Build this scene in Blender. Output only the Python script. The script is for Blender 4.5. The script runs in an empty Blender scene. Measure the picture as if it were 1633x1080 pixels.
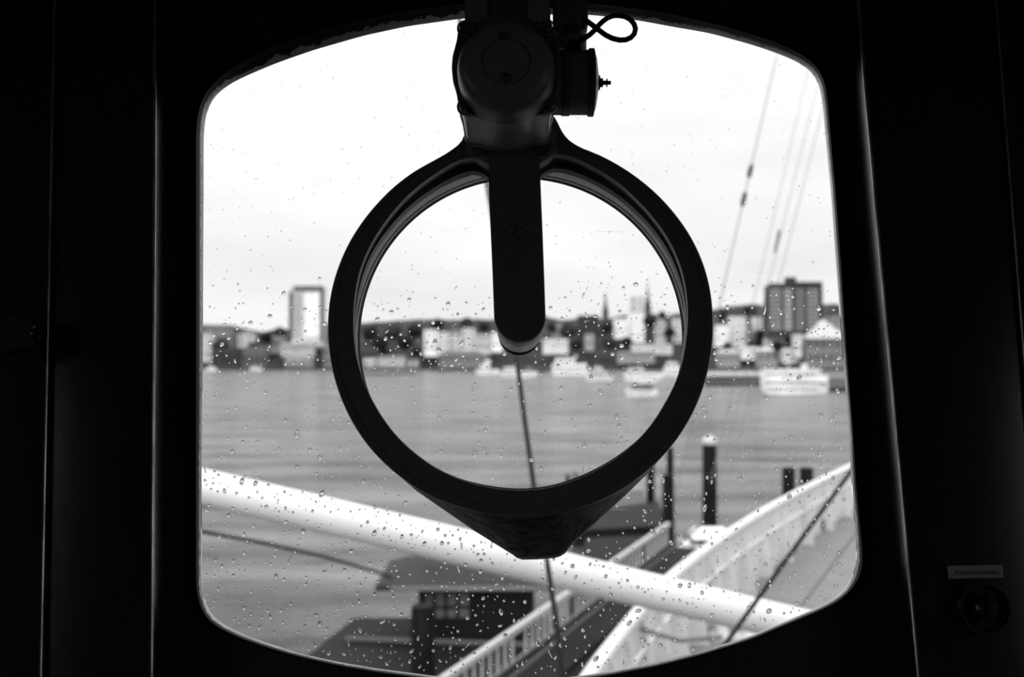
import bpy, bmesh, math, random
from mathutils import Vector, Matrix, noise
R = random.Random(7)
sc = bpy.context.scene
COL = sc.collection
PI = math.pi

# ------------------------------------------------------------------ camera
F = 1588.0; CX, CY = 816.5, 540.0; HZ = 565.0       # 35 mm on a 36 mm gate, horizon row
PITCH = math.atan((HZ - CY) / F)
cam_d = bpy.data.cameras.new('camera'); cam = bpy.data.objects.new('camera', cam_d); COL.objects.link(cam)
cam_d.sensor_width = 36.0; cam_d.lens = F * 36.0 / 1633.0
cam.location = (0, 0, 0); cam.rotation_euler = (PI / 2 + PITCH, 0, 0)
cam_d.clip_start = 0.02; cam_d.clip_end = 9000
cam_d.dof.use_dof = True; cam_d.dof.focus_distance = 1.10; cam_d.dof.aperture_fstop = 5.0
sc.camera = cam

# ------------------------------------------------------------------ sky
w = bpy.data.worlds.new('overcast_sky'); sc.world = w; w.use_nodes = True
nt = w.node_tree; nt.nodes.clear()
out = nt.nodes.new('ShaderNodeOutputWorld'); bg = nt.nodes.new('ShaderNodeBackground')
tc = nt.nodes.new('ShaderNodeTexCoord'); sep = nt.nodes.new('ShaderNodeSeparateXYZ')
nt.links.new(tc.outputs['Generated'], sep.inputs[0])
ramp = nt.nodes.new('ShaderNodeValToRGB')               # overcast: brighter towards the zenith
e = ramp.color_ramp.elements
e[0].position = 0.0; e[0].color = (0.43, 0.43, 0.43, 1)
e[1].position = 1.0; e[1].color = (1, 1, 1, 1)
for p_, v_ in ((0.10, 0.45), (0.25, 0.50), (0.5, 0.72)):
    n_ = e.new(p_); n_.color = (v_, v_, v_, 1)
nt.links.new(sep.outputs['Z'], ramp.inputs[0])
mp = nt.nodes.new('ShaderNodeMapping'); mp.inputs['Scale'].default_value = (1.6, 1.6, 7.0)
nz = nt.nodes.new('ShaderNodeTexNoise'); nz.inputs['Scale'].default_value = 2.0; nz.inputs['Detail'].default_value = 5
nt.links.new(tc.outputs['Generated'], mp.inputs[0]); nt.links.new(mp.outputs[0], nz.inputs['Vector'])
mr = nt.nodes.new('ShaderNodeMapRange')
mr.inputs['From Min'].default_value = 0.32; mr.inputs['From Max'].default_value = 0.68
mr.inputs['To Min'].default_value = 0.93; mr.inputs['To Max'].default_value = 1.09
nt.links.new(nz.outputs[0], mr.inputs[0])
mul = nt.nodes.new('ShaderNodeVectorMath'); mul.operation = 'SCALE'
nt.links.new(ramp.outputs[0], mul.inputs[0]); nt.links.new(mr.outputs[0], mul.inputs['Scale'])
nt.links.new(mul.outputs[0], bg.inputs[0]); bg.inputs[1].default_value = 2.15
nt.links.new(bg.outputs[0], out.inputs[0])
w.cycles.sampling_method = 'MANUAL'; w.cycles.sample_map_resolution = 512

# added soft fill sun from behind left; brightens the boom and boats' near sides
sun_d = bpy.data.lights.new('fill_sun', 'SUN'); sun = bpy.data.objects.new('fill_sun', sun_d); COL.objects.link(sun)
sun_d.energy = 1.25; sun_d.angle = math.radians(50); sun.rotation_euler = Vector((-.3, -1.0, .45)).to_track_quat('Z', 'Y').to_euler()

sc.view_settings.view_transform = 'Standard'; sc.view_settings.look = 'None'
sc.view_settings.exposure = 0.0; sc.view_settings.gamma = 1.0; sc.view_settings.use_curve_mapping = False
cy = sc.cycles
cy.max_bounces = 14; cy.transmission_bounces = 10; cy.transparent_max_bounces = 24; cy.diffuse_bounces = 5; cy.glossy_bounces = 4
cy.caustics_reflective = False; cy.caustics_refractive = False; cy.sample_clamp_indirect = 6.0

# ------------------------------------------------------------------ pixel helpers
def ray(px, py):
    x = (px - CX) / F; z = -(py - CY) / F
    c, s = math.cos(PITCH), math.sin(PITCH)
    return Vector((x, c - z * s, s + z * c))
def at(px, py, Y):                # point at distance Y
    d = ray(px, py); return d * (Y / d.y)
def onz(px, py, z):               # point on a level plane
    d = ray(px, py); return d * (z / d.z)
WA = math.radians(10.0)           # the window wall leans outwards at the top
WO = Vector((0, 1.1, 0))
WN = Vector((0, math.cos(WA), -math.sin(WA))); WV = Vector((0, math.sin(WA), math.cos(WA))); WU = Vector((1, 0, 0))
def wp(px, py, wd):               # pixel -> (u, v) on the plane parallel to the window wall, wd metres outwards
    d = ray(px, py); t = (WO.dot(WN) + wd) / d.dot(WN); P = d * t - WO
    return P.dot(WU), P.dot(WV)
def W(u, v, wd): return WO + WU * u + WV * v + WN * wd
def wpix(px, py, wd):
    u, v = wp(px, py, wd); return W(u, v, wd)

# ------------------------------------------------------------------ materials
def mat(name, g, rough=0.5, metal=0.0, spec=0.5, nscale=0, namt=0.0, bump=0.0, bscale=0, stretch=(1, 1, 1), coat=0.0):
    m = bpy.data.materials.new(name); m.use_nodes = True; t = m.node_tree
    b = t.nodes['Principled BSDF']
    b.inputs['Base Color'].default_value = (g, g, g, 1); b.inputs['Roughness'].default_value = rough
    b.inputs['Metallic'].default_value = metal; b.inputs['Specular IOR Level'].default_value = spec
    b.inputs['Coat Weight'].default_value = coat
    if nscale or bscale:
        g_ = t.nodes.new('ShaderNodeNewGeometry'); mp = t.nodes.new('ShaderNodeMapping'); mp.inputs['Scale'].default_value = stretch
        t.links.new(g_.outputs['Position'], mp.inputs[0])
    if nscale:
        n = t.nodes.new('ShaderNodeTexNoise'); n.inputs['Scale'].default_value = nscale; n.inputs['Detail'].default_value = 6
        r = t.nodes.new('ShaderNodeMapRange'); r.inputs['From Min'].default_value = 0.3; r.inputs['From Max'].default_value = 0.7
        r.inputs['To Min'].default_value = g * (1 - namt); r.inputs['To Max'].default_value = g * (1 + namt)
        t.links.new(mp.outputs[0], n.inputs['Vector']); t.links.new(n.outputs[0], r.inputs[0])
        t.links.new(r.outputs[0], b.inputs['Base Color'])
    if bscale:
        n = t.nodes.new('ShaderNodeTexNoise'); n.inputs['Scale'].default_value = bscale; n.inputs['Detail'].default_value = 4
        bu = t.nodes.new('ShaderNodeBump'); bu.inputs['Strength'].default_value = bump; bu.inputs['Distance'].default_value = 0.01
        t.links.new(mp.outputs[0], n.inputs['Vector']); t.links.new(n.outputs[0], bu.inputs['Height'])
        t.links.new(bu.outputs[0], b.inputs['Normal'])
    return m
M = {}
M['wall'] = mat('black_wall_paint', 0.018, 0.55, spec=0.25, nscale=6, namt=0.3)
M['casing'] = mat('worn_dark_varnish', 0.012, 0.22, spec=0.7, nscale=9, namt=0.5, bump=0.02, bscale=60, stretch=(14, 14, 0.5))
M['edge_wear_glint'] = mat('worn_edge_highlight', 0.60, 0.34, metal=1.0, nscale=7, namt=0.5, stretch=(20, 20, 0.8))  # worn metal edge; part of the edge highlight is put into its bright colour
M['rim'] = mat('skylit_rim_paint', 0.75, 0.35)  # pale colour stands in for skylight falling on the rim
M['paint_ring'] = mat('dark_ring_paint', 0.095, 0.42, spec=0.45, nscale=60, namt=0.12)
M['bakelite'] = mat('black_bakelite', 0.012, 0.25, spec=0.5)
M['room'] = mat('room_paint', 0.15, 0.7, spec=0.2, nscale=3, namt=0.2)
M['paint'] = mat('grey_machine_paint', 0.16, 0.42, spec=0.45, nscale=60, namt=0.12, bump=0.1, bscale=300)
M['paint_light'] = mat('light_grey_machine_paint', 0.42, 0.38, spec=0.5, nscale=50, namt=0.15)
M['paint_dark'] = mat('dark_machine_paint', 0.07, 0.45, spec=0.4, nscale=60, namt=0.25)
M['trough'] = mat('tarred_trough_paint', 0.03, 0.5, spec=0.4, nscale=45, namt=0.8, bump=0.5, bscale=90)
M['rubber'] = mat('black_rubber', 0.010, 0.6, spec=0.06, nscale=40, namt=0.4)
M['steel'] = mat('dull_steel', 0.35, 0.35, metal=0.9)
M['label'] = mat('grey_sign_plate', 0.20, 0.6)
M['ink'] = mat('black_ink', 0.005, 0.6)
M['white'] = mat('white_ship_paint', 0.78, 0.4, nscale=1.5, namt=0.05)
M['bulwark'] = mat('weathered_white_paint', 0.62, 0.5, nscale=1.6, namt=0.12)
M['deck'] = mat('grey_deck_paint', 0.22, 0.6, spec=0.08, nscale=2.2, namt=0.10)
M['wire'] = mat('dark_wire', 0.02, 0.6, spec=0.08)
M['wire_grey'] = mat('grey_wire', 0.16, 0.6, spec=0.08)
M['pile'] = mat('dark_tarred_timber', 0.009, 0.7, spec=0.08, nscale=3, namt=0.5, stretch=(3, 3, .3))
M['pilecap'] = mat('pale_pile_cap', 0.55, 0.6)
M['pontoon'] = mat('near_black_slab', 0.005, 0.6, spec=0.08, nscale=0.6, namt=0.45)  # near black; carries the shade of the gap beside the gangway
M['pontoon_grey'] = mat('dark_grey_pontoon', 0.010, 0.6, spec=0.08, nscale=0.8, namt=0.3)
M['roofing'] = mat('roofing_felt', 0.045, 0.7, spec=0.08, nscale=0.5, namt=0.2)
M['hut'] = mat('hut_boards', 0.008, 0.6, spec=0.08)
M['paleglass'] = mat('pale_window', 0.12, 0.2)
M['railing'] = mat('pale_railing_paint', 0.50, 0.5)
M['stripe'] = mat('pale_edge_paint', 0.10, 0.6, spec=0.08)
for nme, g in (('b90', .95), ('b75', .75), ('b60', .60), ('b45', .45), ('b32', .32), ('b22', .22), ('b14', .14), ('b08', .08), ('b05', .05), ('b03', .03)):
    M[nme] = mat('render_tone_' + nme if False else 'masonry_' + nme, g, 0.7, spec=0.1, nscale=0.25, namt=0.15)
M['leaf'] = mat('dark_foliage', 0.014, 0.8, spec=0.08, nscale=0.35, namt=0.6)
M['leaf2'] = mat('grey_foliage', 0.03, 0.8, spec=0.08, nscale=0.35, namt=0.5)
M['hill'] = mat('wooded_slope', 0.035, 0.85, spec=0.08, nscale=0.05, namt=0.6)
M['quay'] = mat('quay_stone', 0.05, 0.7, spec=0.08, nscale=0.08, namt=0.5)
M['darkwin'] = mat('dark_window', 0.04, 0.2)

def peel_mat():                    # peeling pale paint, black where it has come off towards the rubber (uv.y: 0 room side, 1 glass side)
    m = bpy.data.materials.new('peeling_frame_paint'); m.use_nodes = True; t = m.node_tree; b = t.nodes['Principled BSDF']
    uv = t.nodes.new('ShaderNodeUVMap'); s = t.nodes.new('ShaderNodeSeparateXYZ'); t.links.new(uv.outputs[0], s.inputs[0])
    g = t.nodes.new('ShaderNodeNewGeometry')
    n = t.nodes.new('ShaderNodeTexNoise'); n.inputs['Scale'].default_value = 55; n.inputs['Detail'].default_value = 8; n.inputs['Roughness'].default_value = 0.65
    t.links.new(g.outputs['Position'], n.inputs['Vector'])
    mm = t.nodes.new('ShaderNodeMath'); mm.operation = 'MULTIPLY_ADD'; mm.inputs[1].default_value = 2.6; mm.inputs[2].default_value = -1.3
    t.links.new(n.outputs[0], mm.inputs[0])
    ad = t.nodes.new('ShaderNodeMath'); ad.operation = 'ADD'; t.links.new(mm.outputs[0], ad.inputs[0]); t.links.new(s.outputs['Y'], ad.inputs[1])
    r = t.nodes.new('ShaderNodeValToRGB'); r.color_ramp.elements[0].position = 0.30; r.color_ramp.elements[0].color = (.012, .012, .012, 1)
    r.color_ramp.elements[1].position = 0.34; r.color_ramp.elements[1].color = (.92, .92, .92, 1)
    t.links.new(ad.outputs[0], r.inputs[0]); t.links.new(r.outputs[0], b.inputs['Base Color']); b.inputs['Roughness'].default_value = .3; b.inputs['Specular IOR Level'].default_value = .9
    return m
M['peel'] = peel_mat()

def pane_mat(name, haze):
    # clear sheet: straight-through light, a Fresnel reflection, and a faint dust / scratch film on its surface
    m = bpy.data.materials.new(name); m.use_nodes = True; t = m.node_tree; t.nodes.clear()
    o = t.nodes.new('ShaderNodeOutputMaterial'); tr = t.nodes.new('ShaderNodeBsdfTransparent'); tr.inputs[0].default_value = (.985, .985, .985, 1)
    gl = t.nodes.new('ShaderNodeBsdfGlossy'); gl.inputs['Roughness'].default_value = 0.0
    fr = t.nodes.new('ShaderNodeFresnel'); fr.inputs[0].default_value = 1.25
    mx = t.nodes.new('ShaderNodeMixShader'); t.links.new(fr.outputs[0], mx.inputs[0]); t.links.new(tr.outputs[0], mx.inputs[1]); t.links.new(gl.outputs[0], mx.inputs[2])
    tl = t.nodes.new('ShaderNodeBsdfTranslucent'); tl.inputs[0].default_value = (.9, .9, .9, 1)
    g = t.nodes.new('ShaderNodeNewGeometry')
    def layer(angle, sx, sz, thr, width, amp):
        mpn = t.nodes.new('ShaderNodeMapping'); mpn.inputs['Rotation'].default_value = (0, angle, 0); mpn.inputs['Scale'].default_value = (sx, 1, sz)
        t.links.new(g.outputs['Position'], mpn.inputs[0])
        n = t.nodes.new('ShaderNodeTexNoise'); n.inputs['Scale'].default_value = 1.0; n.inputs['Detail'].default_value = 2
        t.links.new(mpn.outputs[0], n.inputs['Vector'])
        r = t.nodes.new('ShaderNodeMapRange'); r.inputs['From Min'].default_value = thr; r.inputs['From Max'].default_value = thr + width
        r.inputs['To Max'].default_value = amp; t.links.new(n.outputs[0], r.inputs[0]); return r
    a = layer(0.6, 12, 900, .74, .05, .35); b = layer(-0.9, 14, 800, .75, .05, .3); c = layer(0, 9, 9, .3, .5, haze); d = layer(1.4, 16, 700, .75, .05, .25)
    def add(x, y):
        q = t.nodes.new('ShaderNodeMath'); q.operation = 'ADD'; t.links.new(x.outputs[0], q.inputs[0]); t.links.new(y.outputs[0], q.inputs[1]); return q
    tot = add(add(a, b), add(c, d))
    m2 = t.nodes.new('ShaderNodeMixShader'); t.links.new(tot.outputs[0], m2.inputs[0]); t.links.new(mx.outputs[0], m2.inputs[1]); t.links.new(tl.outputs[0], m2.inputs[2])
    t.links.new(m2.outputs[0], o.inputs[0]); return m
M['pane'] = pane_mat('window_glass', 0.008)
M['disc'] = pane_mat('clear_view_glass', 0.006)
dm = bpy.data.materials.new('rain_water'); dm.use_nodes = True; t = dm.node_tree; t.nodes.clear()
o_ = t.nodes.new('ShaderNodeOutputMaterial'); g_ = t.nodes.new('ShaderNodeBsdfGlass'); g_.inputs['IOR'].default_value = 1.38; g_.inputs['Roughness'].default_value = 0
t.links.new(g_.outputs[0], o_.inputs[0]); M['drop'] = dm

def water_mat():
    m = bpy.data.materials.new('harbour_water'); m.use_nodes = True; t = m.node_tree; b = t.nodes['Principled BSDF']
    g = t.nodes.new('ShaderNodeNewGeometry')
    def nz_(sx, sy, scale, det=5):
        mpn = t.nodes.new('ShaderNodeMapping'); mpn.inputs['Scale'].default_value = (sx, sy, 1); t.links.new(g.outputs['Position'], mpn.inputs[0])
        n = t.nodes.new('ShaderNodeTexNoise'); n.inputs['Scale'].default_value = scale; n.inputs['Detail'].default_value = det
        t.links.new(mpn.outputs[0], n.inputs['Vector']); return n
    n1 = nz_(.35, 1.0, .30, 7); n2 = nz_(.3, 1.0, .16, 9)
    bu = t.nodes.new('ShaderNodeBump'); bu.inputs['Strength'].default_value = 1.0; bu.inputs['Distance'].default_value = 3.2
    t.links.new(n1.outputs[0], bu.inputs['Height']); t.links.new(bu.outputs[0], b.inputs['Normal'])
    r = t.nodes.new('ShaderNodeMapRange'); r.inputs['From Min'].default_value = .3; r.inputs['From Max'].default_value = .7
    r.inputs['To Min'].default_value = .0; r.inputs['To Max'].default_value = .22
    t.links.new(n2.outputs[0], r.inputs[0]); t.links.new(r.outputs[0], b.inputs['Base Color'])
    b.inputs['Roughness'].default_value = .2; b.inputs['IOR'].default_value = 1.33; b.inputs['Specular IOR Level'].default_value = .4
    return m
M['water'] = water_mat()

# ------------------------------------------------------------------ mesh building
class MB:
    def __init__(s): s.v = []; s.f = []; s.uv = None
    def add(s, vs, fs):
        n = len(s.v); s.v += [Vector(p) for p in vs]; s.f += [tuple(i + n for i in f) for f in fs]; return s
    def box(s, a, b):
        x0, y0, z0 = a; x1, y1, z1 = b
        return s.add([(x0, y0, z0), (x1, y0, z0), (x1, y1, z0), (x0, y1, z0), (x0, y0, z1), (x1, y0, z1), (x1, y1, z1), (x0, y1, z1)],
                     [(0, 3, 2, 1), (4, 5, 6, 7), (0, 1, 5, 4), (1, 2, 6, 5), (2, 3, 7, 6), (3, 0, 4, 7)])
    def loft(s, loops, cap0=False, cap1=False, closed=True):
        n = len(loops[0]); vs = [p for L in loops for p in L]; fs = []
        for k in range(len(loops) - 1):
            for i in range(n if closed else n - 1):
                j = (i + 1) % n; fs.append((k * n + i, k * n + j, (k + 1) * n + j, (k + 1) * n + i))
        if cap0: fs.append(tuple(range(n - 1, -1, -1)))
        if cap1: fs.append(tuple((len(loops) - 1) * n + i for i in range(n)))
        return s.add(vs, fs)
    def tube(s, pts, r, n=10, caps=True):
        pts = [Vector(p) for p in pts]; rs = r if isinstance(r, (list, tuple)) else [r] * len(pts); loops = []
        up = None
        for i, p in enumerate(pts):
            d = (pts[min(i + 1, len(pts) - 1)] - pts[max(i - 1, 0)]).normalized()
            if up is None:
                up = Vector((0, 0, 1)) if abs(d.z) < .9 else Vector((1, 0, 0))
            a = d.cross(up).normalized(); up = a.cross(d).normalized()
            loops.append([p + (a * math.cos(q * 2 * PI / n) + up * math.sin(q * 2 * PI / n)) * rs[i] for q in range(n)])
        return s.loft(loops, caps, caps)
    def lathe(s, c, ax, prof, n=48, cap0=False, cap1=False):      # prof: (radius, along axis)
        c = Vector(c); ax = Vector(ax).normalized(); a = ax.orthogonal().normalized(); b = ax.cross(a)
        return s.loft([[c + ax * h + (a * math.cos(q * 2 * PI / n) + b * math.sin(q * 2 * PI / n)) * r for q in range(n)] for r, h in prof], cap0, cap1)

def obj(name, mb, m, parent=None, smooth=False, bevel=0, seg=3, origin=None, angle=40):
    vs = mb.v
    if origin is None:
        if parent is not None: origin = Vector(parent.get('_o', (0, 0, 0)))
        else:
            lo = Vector([min(p[i] for p in vs) for i in range(3)]); hi = Vector([max(p[i] for p in vs) for i in range(3)])
            origin = Vector(((lo.x + hi.x) / 2, (lo.y + hi.y) / 2, lo.z))
    me = bpy.data.meshes.new(name); me.from_pydata([p - origin for p in vs], [], mb.f); me.validate()
    bm = bmesh.new(); bm.from_mesh(me)
    bmesh.ops.recalc_face_normals(bm, faces=bm.faces); bm.to_mesh(me); bm.free()
    me.materials.append(M[m] if isinstance(m, str) else m)
    o = bpy.data.objects.new(name, me); COL.objects.link(o)
    if parent is not None:
        o.parent = parent; o.location = origin - Vector(parent['_o'])
    else: o.location = origin
    o['_o'] = tuple(origin)
    if smooth:
        for p in me.polygons: p.use_smooth = True
        me.set_sharp_from_angle(angle=math.radians(angle))
    if bevel:
        b = o.modifiers.new('b', 'BEVEL'); b.width = bevel; b.segments = seg; b.limit_method = 'ANGLE'; b.angle_limit = math.radians(35)
        for p in me.polygons: p.use_smooth = True
    return o
def tag(o, label=None, cat=None, group=None, kind=None):
    if label: o['label'] = label
    if cat: o['category'] = cat
    if group: o['group'] = group
    if kind: o['kind'] = kind
    return o
def empty(name, loc, label, cat, group=None):
    o = bpy.data.objects.new(name, None); COL.objects.link(o); o.location = loc; o['_o'] = tuple(loc); o.empty_display_size = .1
    return tag(o, label, cat, group)
def struct(name, mb, m, **k): return tag(obj(name, mb, m, **k), kind='structure')

def radial(pts, c, n=360):         # closed traced outline -> n points at equal angles about c
    cxx, cyy = c; ang = sorted((math.atan2(y - cyy, x - cxx), math.hypot(x - cxx, y - cyy)) for x, y in pts)
    ang = [(ang[-1][0] - 2 * PI, ang[-1][1])] + ang + [(ang[0][0] + 2 * PI, ang[0][1])]
    out = []; k = 0
    for i in range(n):
        th = -PI + 2 * PI * i / n
        while ang[k + 1][0] < th: k += 1
        (a0, r0), (a1, r1) = ang[k], ang[k + 1]
        # interpolate along the straight chord
        p0 = (r0 * math.cos(a0), r0 * math.sin(a0)); p1 = (r1 * math.cos(a1), r1 * math.sin(a1))
        dx, dy = p1[0] - p0[0], p1[1] - p0[1]; cs, sn = math.cos(th), math.sin(th)
        den = cs * dy - sn * dx
        r = (p0[0] * dy - p0[1] * dx) / den if abs(den) > 1e-9 else r0
        out.append(r)
    for _ in range(2): out = [(out[i - 1] + 2 * out[i] + out[(i + 1) % n]) / 4 for i in range(n)]
    return [(cxx + out[i] * math.cos(-PI + 2 * PI * i / n), cyy + out[i] * math.sin(-PI + 2 * PI * i / n)) for i in range(n)]
def circ(c, r, n=360): return [(c[0] + r * math.cos(-PI + 2 * PI * i / n), c[1] + r * math.sin(-PI + 2 * PI * i / n)) for i in range(n)]
def lift(loop, wd): return [wpix(x, y, wd) for x, y in loop]
def lerp(A, B, t): return [(a[0] + (b[0] - a[0]) * t, a[1] + (b[1] - a[1]) * t) for a, b in zip(A, B)]

# ------------------------------------------------------------------ wheelhouse shell
FLOOR, CEIL, SX, BACK = -1.6, .78, 1.75, -1.9
struct('floor', MB().box((-SX - .1, BACK - .1, FLOOR - .05), (SX + .1, 1.05, FLOOR)), 'room')
struct('ceiling', MB().box((-SX - .1, BACK - .1, CEIL), (SX + .1, 1.4, CEIL + .05)), 'room')
struct('wall_back', MB().box((-SX - .1, BACK - .1, FLOOR), (SX + .1, BACK, CEIL)), 'room')
def side_wall(name, x0, x1, y0, y1, z0, z1):   # a wall with one side-window opening
    m = MB()
    m.box((x0, BACK, FLOOR), (x1, y0, CEIL)); m.box((x0, y1, FLOOR), (x1, 1.35, CEIL))
    m.box((x0, y0, FLOOR), (x1, y1, z0)); m.box((x0, y0, z1), (x1, y1, CEIL))
    return struct(name, m, 'room')
side_wall('wall_left', -SX - .06, -SX, -.8, .4, -.45, .5)
side_wall('wall_right', SX, SX + .06, -.8, .4, -.45, .5)
for i, x in ((2, -SX - .035), (3, SX + .03)):
    struct('window_%d' % i, MB().box((x, -.8, -.45), (x + .005, .4, .5)), 'pane')

WC = (840, 550)
C_PTS = [(325, 300), (325, 215), (328, 182), (336, 160), (350, 145), (368, 133), (395, 120), (440, 101), (500, 80), (580, 57), (650, 42), (735, 30), (840, 23), (945, 24), (1020, 33), (1067, 42), (1130, 52), (1190, 68), (1240, 84), (1272, 97), (1292, 109), (1303, 122), (1308, 140), (1312, 165), (1318, 230), (1325, 300), (1332, 400), (1340, 500), (1350, 620), (1355, 680), (1359, 773), (1365, 850), (1367, 890), (1365, 908), (1359, 924), (1344, 946), (1318, 963), (1270, 984), (1196, 1015), (1122, 1038), (1048, 1057), (974, 1071), (920, 1079), (840, 1086), (770, 1085), (698, 1079), (652, 1073), (599, 1066), (546, 1057), (490, 1045), (441, 1031), (384, 1011), (349, 992), (334, 980), (325, 962), (321, 940), (321, 850), (321, 746), (323, 600), (324, 450)]
A_PTS = [(312, 300), (312, 200), (316, 172), (325, 150), (342, 128), (370, 106), (430, 74), (520, 43), (620, 20), (735, 4), (840, -2), (945, 4), (1050, 17), (1150, 39), (1230, 63), (1280, 86), (1300, 101), (1314, 122), (1319, 150), (1326, 230), (1334, 320), (1342, 430), (1350, 560), (1360, 680), (1366, 780), (1373, 850), (1377, 885), (1375, 910), (1366, 932), (1345, 955), (1318, 970), (1270, 990), (1196, 1021), (1122, 1044), (1048, 1063), (974, 1077), (920, 1085), (840, 1092), (770, 1091), (698, 1085), (652, 1079), (599, 1072), (546, 1063), (490, 1051), (441, 1038), (384, 1019), (346, 1001), (328, 987), (317, 965), (312, 940), (312, 850), (312, 700), (312, 500)]
C_ = radial(C_PTS, WC); A_ = radial(A_PTS, WC); B_ = lerp(A_, C_, .5)
# front wall: a plate with the traced opening
N = 360
def big_rect(n):                   # points of the wall's outer edge at the same angles, in (u, v)
    cu, cv = wp(WC[0], WC[1], 0); out = []
    for i in range(n):
        th = -PI + 2 * PI * i / n; dx, dy = math.cos(th), -math.sin(th)
        ts = []
        if dx > 1e-9: ts.append((1.8 - cu) / dx)
        if dx < -1e-9: ts.append((-1.8 - cu) / dx)
        if dy > 1e-9: ts.append((.82 - cv) / dy)
        if dy < -1e-9: ts.append((-1.66 - cv) / dy)
        tt = min(q for q in ts if q > 0); out.append((cu + dx * tt, cv + dy * tt))
    return out
BR = big_rect(N)
mb = MB(); TH = .034
hole0 = lift(A_, 0.0); hole1 = lift(lerp(A_, C_, -.35), TH)
r0 = [W(u, v, 0) for u, v in BR]; r1 = [W(u, v, TH) for u, v in BR]
mb.loft([r0, hole0, hole1, r1, r0])
struct('wall_front', mb, 'wall')
# window frame: rubber gasket with a fine lip, then peeling painted rebate down to the glass
win = struct('window_1', MB().loft([lift(radial([(x, y) for x, y in A_], WC), -.0005), lift(lerp(A_, C_, -.18), -.004), lift(lerp(A_, C_, .08), -.006), lift(lerp(A_, C_, .16), -.003), lift(B_, .008), [p + WN * .002 for p in lift(lerp(A_, C_, -.05), .006)]]), 'rubber', smooth=True)
mb = MB(); lo = [lift(B_, .0082), lift(lerp(A_, C_, .75), .013), lift(C_, .020)]
mb.loft(lo)
pr = obj('window_frame', mb, 'peel', win, smooth=True, angle=60)
uvl = pr.data.uv_layers.new(name='UVMap'); n3 = N
for poly in pr.data.polygons:
    for li, vi in zip(poly.loop_indices, poly.vertices):
        uvl.data[li].uv = (vi % n3 / n3, (vi // n3) / 2)
# main pane with the round opening that the clear-view screen fills
GC = (831, 542)
pane_out = lift(lerp(A_, C_, .8), .0202); pane_in = lift(radial([(x, y) for x, y in circ(GC, 263)], WC), .0202)
T_ = WN * .006
pn = obj('window_pane', MB().loft([pane_out, pane_in, [p + T_ for p in pane_in], [p + T_ for p in pane_out], pane_out]), 'pane', win)
pn['label'] = 'clear rain-spotted glass pane'

# casings either side of the window, with extrapolated long edges
def edge_pts(a, b, y0=-330, y1=1750):
    (xa, ya), (xb, yb) = a, b
    return [(xa + (xb - xa) * (y - ya) / (yb - ya), y) for y in (y0, y1)]
def casing(name, e0, e1, wd, wback, bev, m='casing'):
    P = [e0[0], e1[0], e1[1], e0[1]]
    f_ = [wpix(x, y, wd) for x, y in P]
    b_ = [p + WN * (wback - wd) for p in f_]
    o = struct(name, MB().loft([f_, b_], True, True), m, bevel=bev, seg=5)
    o.data.materials.append(M['edge_wear_glint']); o.modifiers['b'].material = 1; return o
L1 = edge_pts((248, 150), (244, 1000)); L0e = edge_pts((88, 0), (66, 1080)); LL = edge_pts((-330, 0), (-380, 1080))
R1 = edge_pts((1372, 60), (1461, 1060)); R2 = edge_pts((1589, 20), (1632, 560)); RR = edge_pts((2000, 0), (2080, 1080))
L0i = [(x + 20, y) for x, y in L0e]
casing('trim_1', [(x - 8, y) for x, y in L0e], L1, -.060, 0.0, .0028)
casing('trim_2', LL, L0e, -.067, 0.0, .0022)
casing('trim_3', R1, [(x + 8, y) for x, y in R2], -.060, 0.0, .0028)
casing('trim_4', R2, RR, -.065, 0.0, .0016)

# ------------------------------------------------------------------ clear-view screen
OUT = [(523, 526), (522.5, 537), (529.5, 592), (546, 642), (565.5, 681), (593, 720), (640, 763), (691, 795), (743, 812), (794, 823), (846, 826), (897, 819), (949, 803), (1000, 777), (1040, 745), (1065.5, 719), (1082, 698), (1107, 656), (1127, 603), (1135.5, 553), (1137, 517), (1135, 476), (1129, 442), (1119, 414), (1108, 388), (1095, 366), (1078, 344), (1062, 324), (1041, 303), (1014, 282), (988, 264), (960, 249.5), (939, 241), (923, 234), (907, 224), (896, 211), (890, 198), (884, 180), (745, 190), (742, 216), (737, 225), (729, 233), (716, 242), (699, 253), (677, 265), (654, 277), (630, 296), (606, 320), (590, 338), (573, 361), (554, 390), (542, 420), (529.5, 456), (523.5, 494)]
IN1 = [(565, 531), (567, 559), (574, 592), (593, 637), (615, 673), (640, 704), (686, 741), (730, 764), (781, 777), (828, 782), (876, 778), (925, 762), (972, 738), (1021, 699), (1043, 671), (1068, 628), (1085, 592), (1094, 539), (1096, 503), (1094, 462), (1084, 420), (1071, 390), (1049, 357), (1025, 329), (997, 301), (960, 274), (931, 259), (907, 249), (886, 246.5), (870, 250), (858, 258), (820, 262), (779, 261), (768, 255), (756, 252), (732, 256), (716, 264), (700, 274), (665, 299), (640, 323), (621, 346), (599, 377), (577, 420), (568, 459), (565, 495)]
IN2 = [(566, 531), (568, 559), (575, 592), (594, 637), (616, 673), (641, 704), (687, 740), (731, 763), (781, 776), (828, 781), (876, 777), (925, 761), (971, 737), (1020, 698), (1042, 670), (1067, 628), (1084, 592), (1093, 539), (1094, 503), (1090, 462), (1075, 420), (1064, 398), (1047, 372), (1034, 357), (997, 320), (960, 295.5), (931, 281), (907, 272.5), (883, 269), (870, 275), (862, 284), (820, 290), (779, 287), (775, 281), (767, 276), (752, 273.5), (732, 279), (700, 296), (667, 318), (640, 342), (610, 379), (590.5, 405), (582, 430), (573, 462), (567, 495)]
RC = (830, 530)
o_ = radial(OUT, RC); i1 = radial(IN1, RC); i2 = radial(IN2, RC)
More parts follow.
